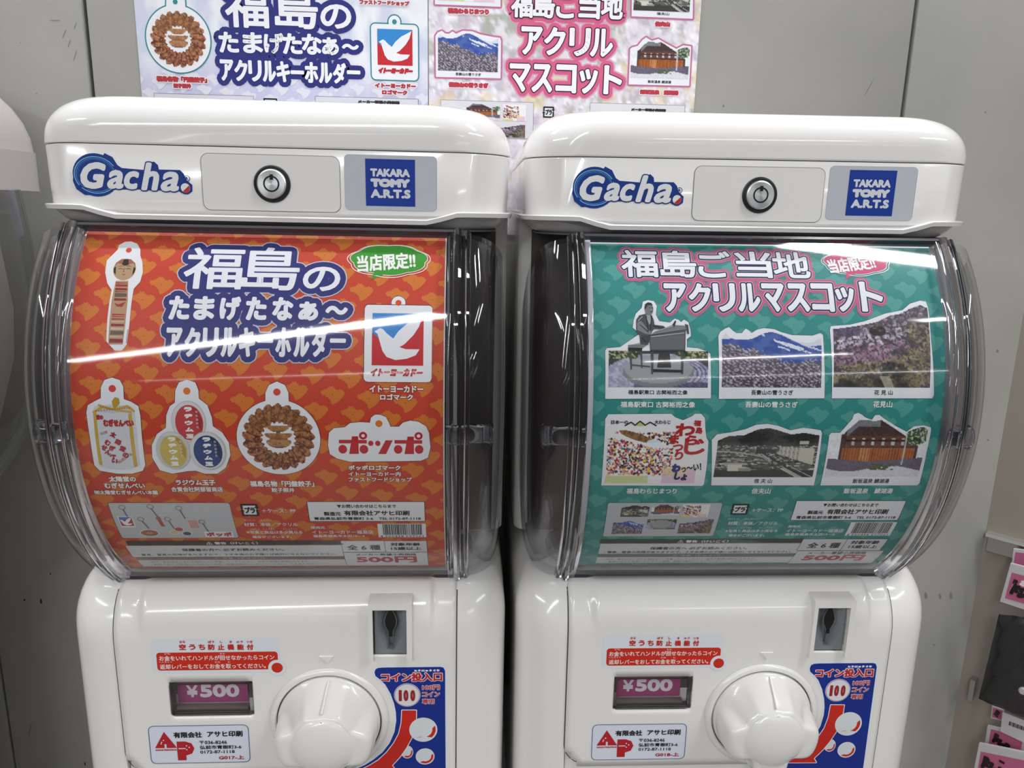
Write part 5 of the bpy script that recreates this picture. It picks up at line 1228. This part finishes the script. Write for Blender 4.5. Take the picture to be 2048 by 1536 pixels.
    for cx, cy, rx, ry, ly in ((600, 1305, 86, 92, 1.5), (830, 985, 200, 172, 4), (855, 1365, 134, 115, 4)):
        B = sh.box(730 + (cx - rx) / 7.11, 1320 + (cy - ry) / 7.11, 730 + (cx + rx) / 7.11, 1320 + (cy + ry) / 7.11)
        sh.polys([sh.nrm(B, [(math.cos(a), math.sin(a)) for a in np.linspace(0, 2 * math.pi, 40)[:-1]])], 'DCE2E8', ly)
        cr_ = [(.88 * math.cos(a), .86 * math.sin(a)) for a in np.radians(np.linspace(-128, 22, 18))] + [(.60 * math.cos(a) + .04, .62 * math.sin(a) + .02) for a in np.radians(np.linspace(8, -112, 14))]
        sh.poly(sh.nrm(B, cr_), 'CC2A20', ly + .2)
    B = sh.box(730 + 412 / 7.11, 1320 + 328 / 7.11, 730 + 790 / 7.11, 1320 + 660 / 7.11); cc = [(math.cos(a), math.sin(a)) for a in np.linspace(0, 2 * math.pi, 40)[:-1]]
    sh.polys([sh.nrm(B, cc)], 'D8C8DC', 2); sh.polys([sh.nrm(B, [(x * .95, y * .95) for x, y in cc])], '8A4A78', 3); sh.polys([sh.nrm(B, [(x * .92, y * .92) for x, y in cc])], 'E2E2E6', 4)
    for s, q in (('1', (480, 420, 525, 580)), ('0', (548, 420, 618, 580)), ('0', (645, 420, 715, 580))): sh.ptext(s, (730 + q[0] / 7.11, 1320 + q[1] / 7.11, 730 + q[2] / 7.11, 1320 + q[3] / 7.11), '9C2630', 5, bold=.0005)
    zq_ = lambda a_, b_, c_, d_: (730 + a_ / 7.11, 1320 + b_ / 7.11, 730 + c_ / 7.11, 1320 + d_ / 7.11)
    OW = ((.0005, 'F0DCE0', 2),)
    sh.ptext('コイン投入口', zq_(230, 178, 1098, 302), 'C02A30', 4, bold=.0003, outs=OW); sh.ptext('とうにゅうぐち', zq_(700, 128, 1062, 162), 'F0F0F4', 4, bold=.0002, res=1)
    sh.ptext('100円', zq_(815, 352, 1062, 424), 'C02A30', 4, bold=.0001, outs=((.0003, 'F0E4E8', 2),)); sh.ptext('コイン', zq_(815, 448, 1062, 520), 'C02A30', 4, bold=.0001, outs=((.0003, 'F0E4E8', 2),)); sh.ptext('専用', zq_(815, 550, 985, 622), 'C02A30', 4, bold=.0001, outs=((.0003, 'F0E4E8', 2),))
    sh.end('coin_sticker', 'blue sticker with a red arrow')
    # ---- knob
    kx, kz = .0270, -.3445
    def circ(r, y, n=72): return [(kx + r * math.cos(2 * math.pi * i / n), y, kz + r * math.sin(2 * math.pi * i / n)) for i in range(n)]
    mb = MB(); mb.loft([circ(.0408, YB - .0002), circ(.0404, YB - .0016), circ(.0390, YB - .0026), circ(.0370, YB - .0028), circ(.0362, YB - .0020), circ(.0360, YB - .0002)], 0, False, False); mb.build('knob_bezel', plastic, M, 40)
    mb = MB(); mb.loft([circ(.0360, YB - .0004), circ(.0355, YB - .0004)], 0, False, False); mb.build('knob_gap', gapm, M, 0)
    # turning handle: four rounded wings on a flush disc
    n = 96
    def lobes(a, k):
        # a from +x, k = 0 at the disc, 1 at the top
        s = 0
        for c0, wd, L in ((90, 29, 1.0), (-10, 30, 1.0), (190, 30, 1.0), (270, 27, .98)):
            d = (math.degrees(a) - c0 + 180) % 360 - 180; s = max(s, L * math.exp(-(d / wd) ** 6))
        return s
    loops = [circ(.0352, YB - .0004, n), circ(.0352, YB - .0030, n), circ(.0348, YB - .0036, n)]
    for k in np.linspace(0, 1, 12):
        L = []
        for i in range(n):
            a = 2 * math.pi * i / n; lb = lobes(a, k)
            lo_ = .0342 - .0112 * k ** .8; hi_ = .0342 - .0022 * k ** 3
            sh_ = .0105 * k * math.exp(-((((math.degrees(a) - 90 + 180) % 360) - 180) / 34) ** 6); r = lo_ * (1 - lb) + (hi_ - sh_) * lb
            L.append((kx + r * math.cos(a), YB - .0038 - .0205 * (k ** 1.15) * (1 if lb > .0 else 1), kz + r * math.sin(a)))
        loops.append(L)
    for q, dy in ((.965, .0014), (.90, .0024), (.82, .0028), (.74, .0028)):
        L = []
        for i in range(n):
            a = 2 * math.pi * i / n; lb = lobes(a, 1); r = (.0230 * (1 - lb) + (.0320 - .0095 * math.exp(-((((math.degrees(a) - 90 + 180) % 360) - 180) / 34) ** 6)) * lb) * q
            L.append((kx + r * math.cos(a), YB - .0243 - dy, kz + r * math.sin(a)))
        loops.append(L)
    for r, dy in ((.0208, .0028), (.0202, .0034), (.0170, .0050), (.0125, .0063), (.0065, .0071), (.0004, .0073)):
        loops.append([(kx + r * math.cos(2 * math.pi * i / n), YB - .0243 - dy, kz + r * math.sin(2 * math.pi * i / n)) for i in range(n)])
    mb = MB(); mb.loft(loops); kn = mb.build('knob', plastic, M, 75)
    sb = kn.modifiers.new('sm', 'SMOOTH'); sb.factor = .5; sb.iterations = 3
    mb = MB(); yk = YB - .0284; A = [(kx - .0035, kz + .0135), (kx + .0035, kz + .0135), (kx, kz + .0195)]
    for i in range(3):
        p0, p1 = A[i], A[(i + 1) % 3]; dx, dz = p1[0] - p0[0], p1[1] - p0[1]; q = math.hypot(dx, dz); nx_, nz_ = -dz / q * .0003, dx / q * .0003
        mb.loft([[(p0[0] - nx_, yk, p0[1] - nz_), (p0[0] + nx_, yk, p0[1] + nz_)], [(p1[0] - nx_, yk, p1[1] - nz_), (p1[0] + nx_, yk, p1[1] + nz_)]], 0, False, False, False)
    mb.loft([[(kx - .0006 + dx_, y_, z_), (kx + .0006 + dx_, y_, z_), (kx + .0006 + dx_, y_ + .002, z_ - .002), (kx - .0006 + dx_, y_ + .002, z_ - .002)] for dx_, y_, z_ in ((.0015, YB - .0058, kz + .0348), (0, YB - .0258, kz + .0238))])
    mb.build('knob_mark', pbr('mark_white', 'F2F0EC', .3), kn, 0)
    # moulded arrow marks above the knob
    mb = MB()
    A = [(kx - .0030 - .002, kz + .0500), (kx + .0040, kz + .0500), (kx + .0005, kz + .0450)]
    mb.loft([[(x, YB + .0002, z) for x, z in A], [(x, YB - .0009, z) for x, z in A]]); mb.build('arrow_mark', plastic2, M, 0)
    if right:
        t.matrix_world = Matrix([[*RMM[0], RT[0]], [*RMM[1], RT[1]], [*RMM[2], RT[2]], [0, 0, 0, 1]])
    return t


mA = make_machine('capsule_machine', 'left white capsule machine holding the orange and red card', False, 'G017-上', None)
mB = make_machine('capsule_machine', 'right white capsule machine holding the teal card', True, 'G018-上', None)
for m_, g_ in ((mA, 1), (mB, 1)): m_['group'] = 'white capsule machines side by side'

cA = empty('display_card', 'curved orange and red card of six key rings, inside the left machine window', 'display card', (0, 0, 0)); card_left(cA)
cB = empty('display_card', 'curved teal card of six local views, inside the right machine window', 'display card', (0, 0, 0)); card_right(cB)
cB.matrix_world = Matrix([[*RMM[0], RT[0]], [*RMM[1], RT[1]], [*RMM[2], RT[2]], [0, 0, 0, 1]])

# stand under the two machines
st = empty('machine_stand', 'white cabinet under the two capsule machines', 'stand', (.15, .14, ZF))
mb = MB(); mb.loft([[(x, y, z) for x, y in plan(.33, -.13, .14, .02, 4)] for z in (0, -.52 - ZF - .004)]); mb.build('cabinet', plastic, st)

# ---- neighbour on the left: only its cap and clear drum are in view
t = empty('capsule_machine', 'part of a cream capsule machine with a clear drum at the left edge', 'capsule machine', (-.465, .16, ZF))
creamp = pbr('cream_plastic', 'C8C0BE', .35)
mb = MB(); g = lambda z: z - ZF; LL = []
LL.append([(x, y, g(.012)) for x, y in plan(.194, -.11, .11, .03, 6)]); LL.append([(x, y, g(.046)) for x, y in plan(.194, -.11, .11, .03, 6)])
LL.append([(x, y, g(.0462)) for x, y in plan(.1925, -.11, .11, .03, 6)])
for i in range(1, 10):
    a = math.pi / 2 * i / 9; q = 1 - math.cos(a); LL.append([(x, y, g(.046 + .075 * math.sin(a))) for x, y in plan(.1925 - .10 * q, -.11 + .03 * q, .11, .03 + .02 * q, 6)])
mb.loft(LL); mb.build('cap', creamp, t, 40)
C = lambda r, z, n=64: [(r * math.cos(2 * math.pi * i / n), -.06 + r * math.sin(2 * math.pi * i / n) * .55, g(z)) for i in range(n)]
mb = MB(); mb.loft([C(r + .07, z) for r, z in ((.178, .012), (.182, -.03), (.184, -.09), (.180, -.13), (.168, -.17), (.150, -.205), (.124, -.235))], 0, False, False); mb.build('clear_drum', film2, t, 60)
mb = MB(); mb.loft([C(r, z) for r, z in ((.222, .008), (.228, -.03), (.232, -.08), (.228, -.12), (.212, -.17), (.18, -.215))]); mb.build('drum_core', pbr('drum_core', 'A39C90', .5), t, 60)
mb = MB(); mb.loft([[(x, y, g(z)) for x, y in plan(.125, -.14, .04, .03, 6)] for z in (ZF, -.222)]); mb.build('body', creamp, t, 40)  # unseen lower body, widened to keep front light off the wall
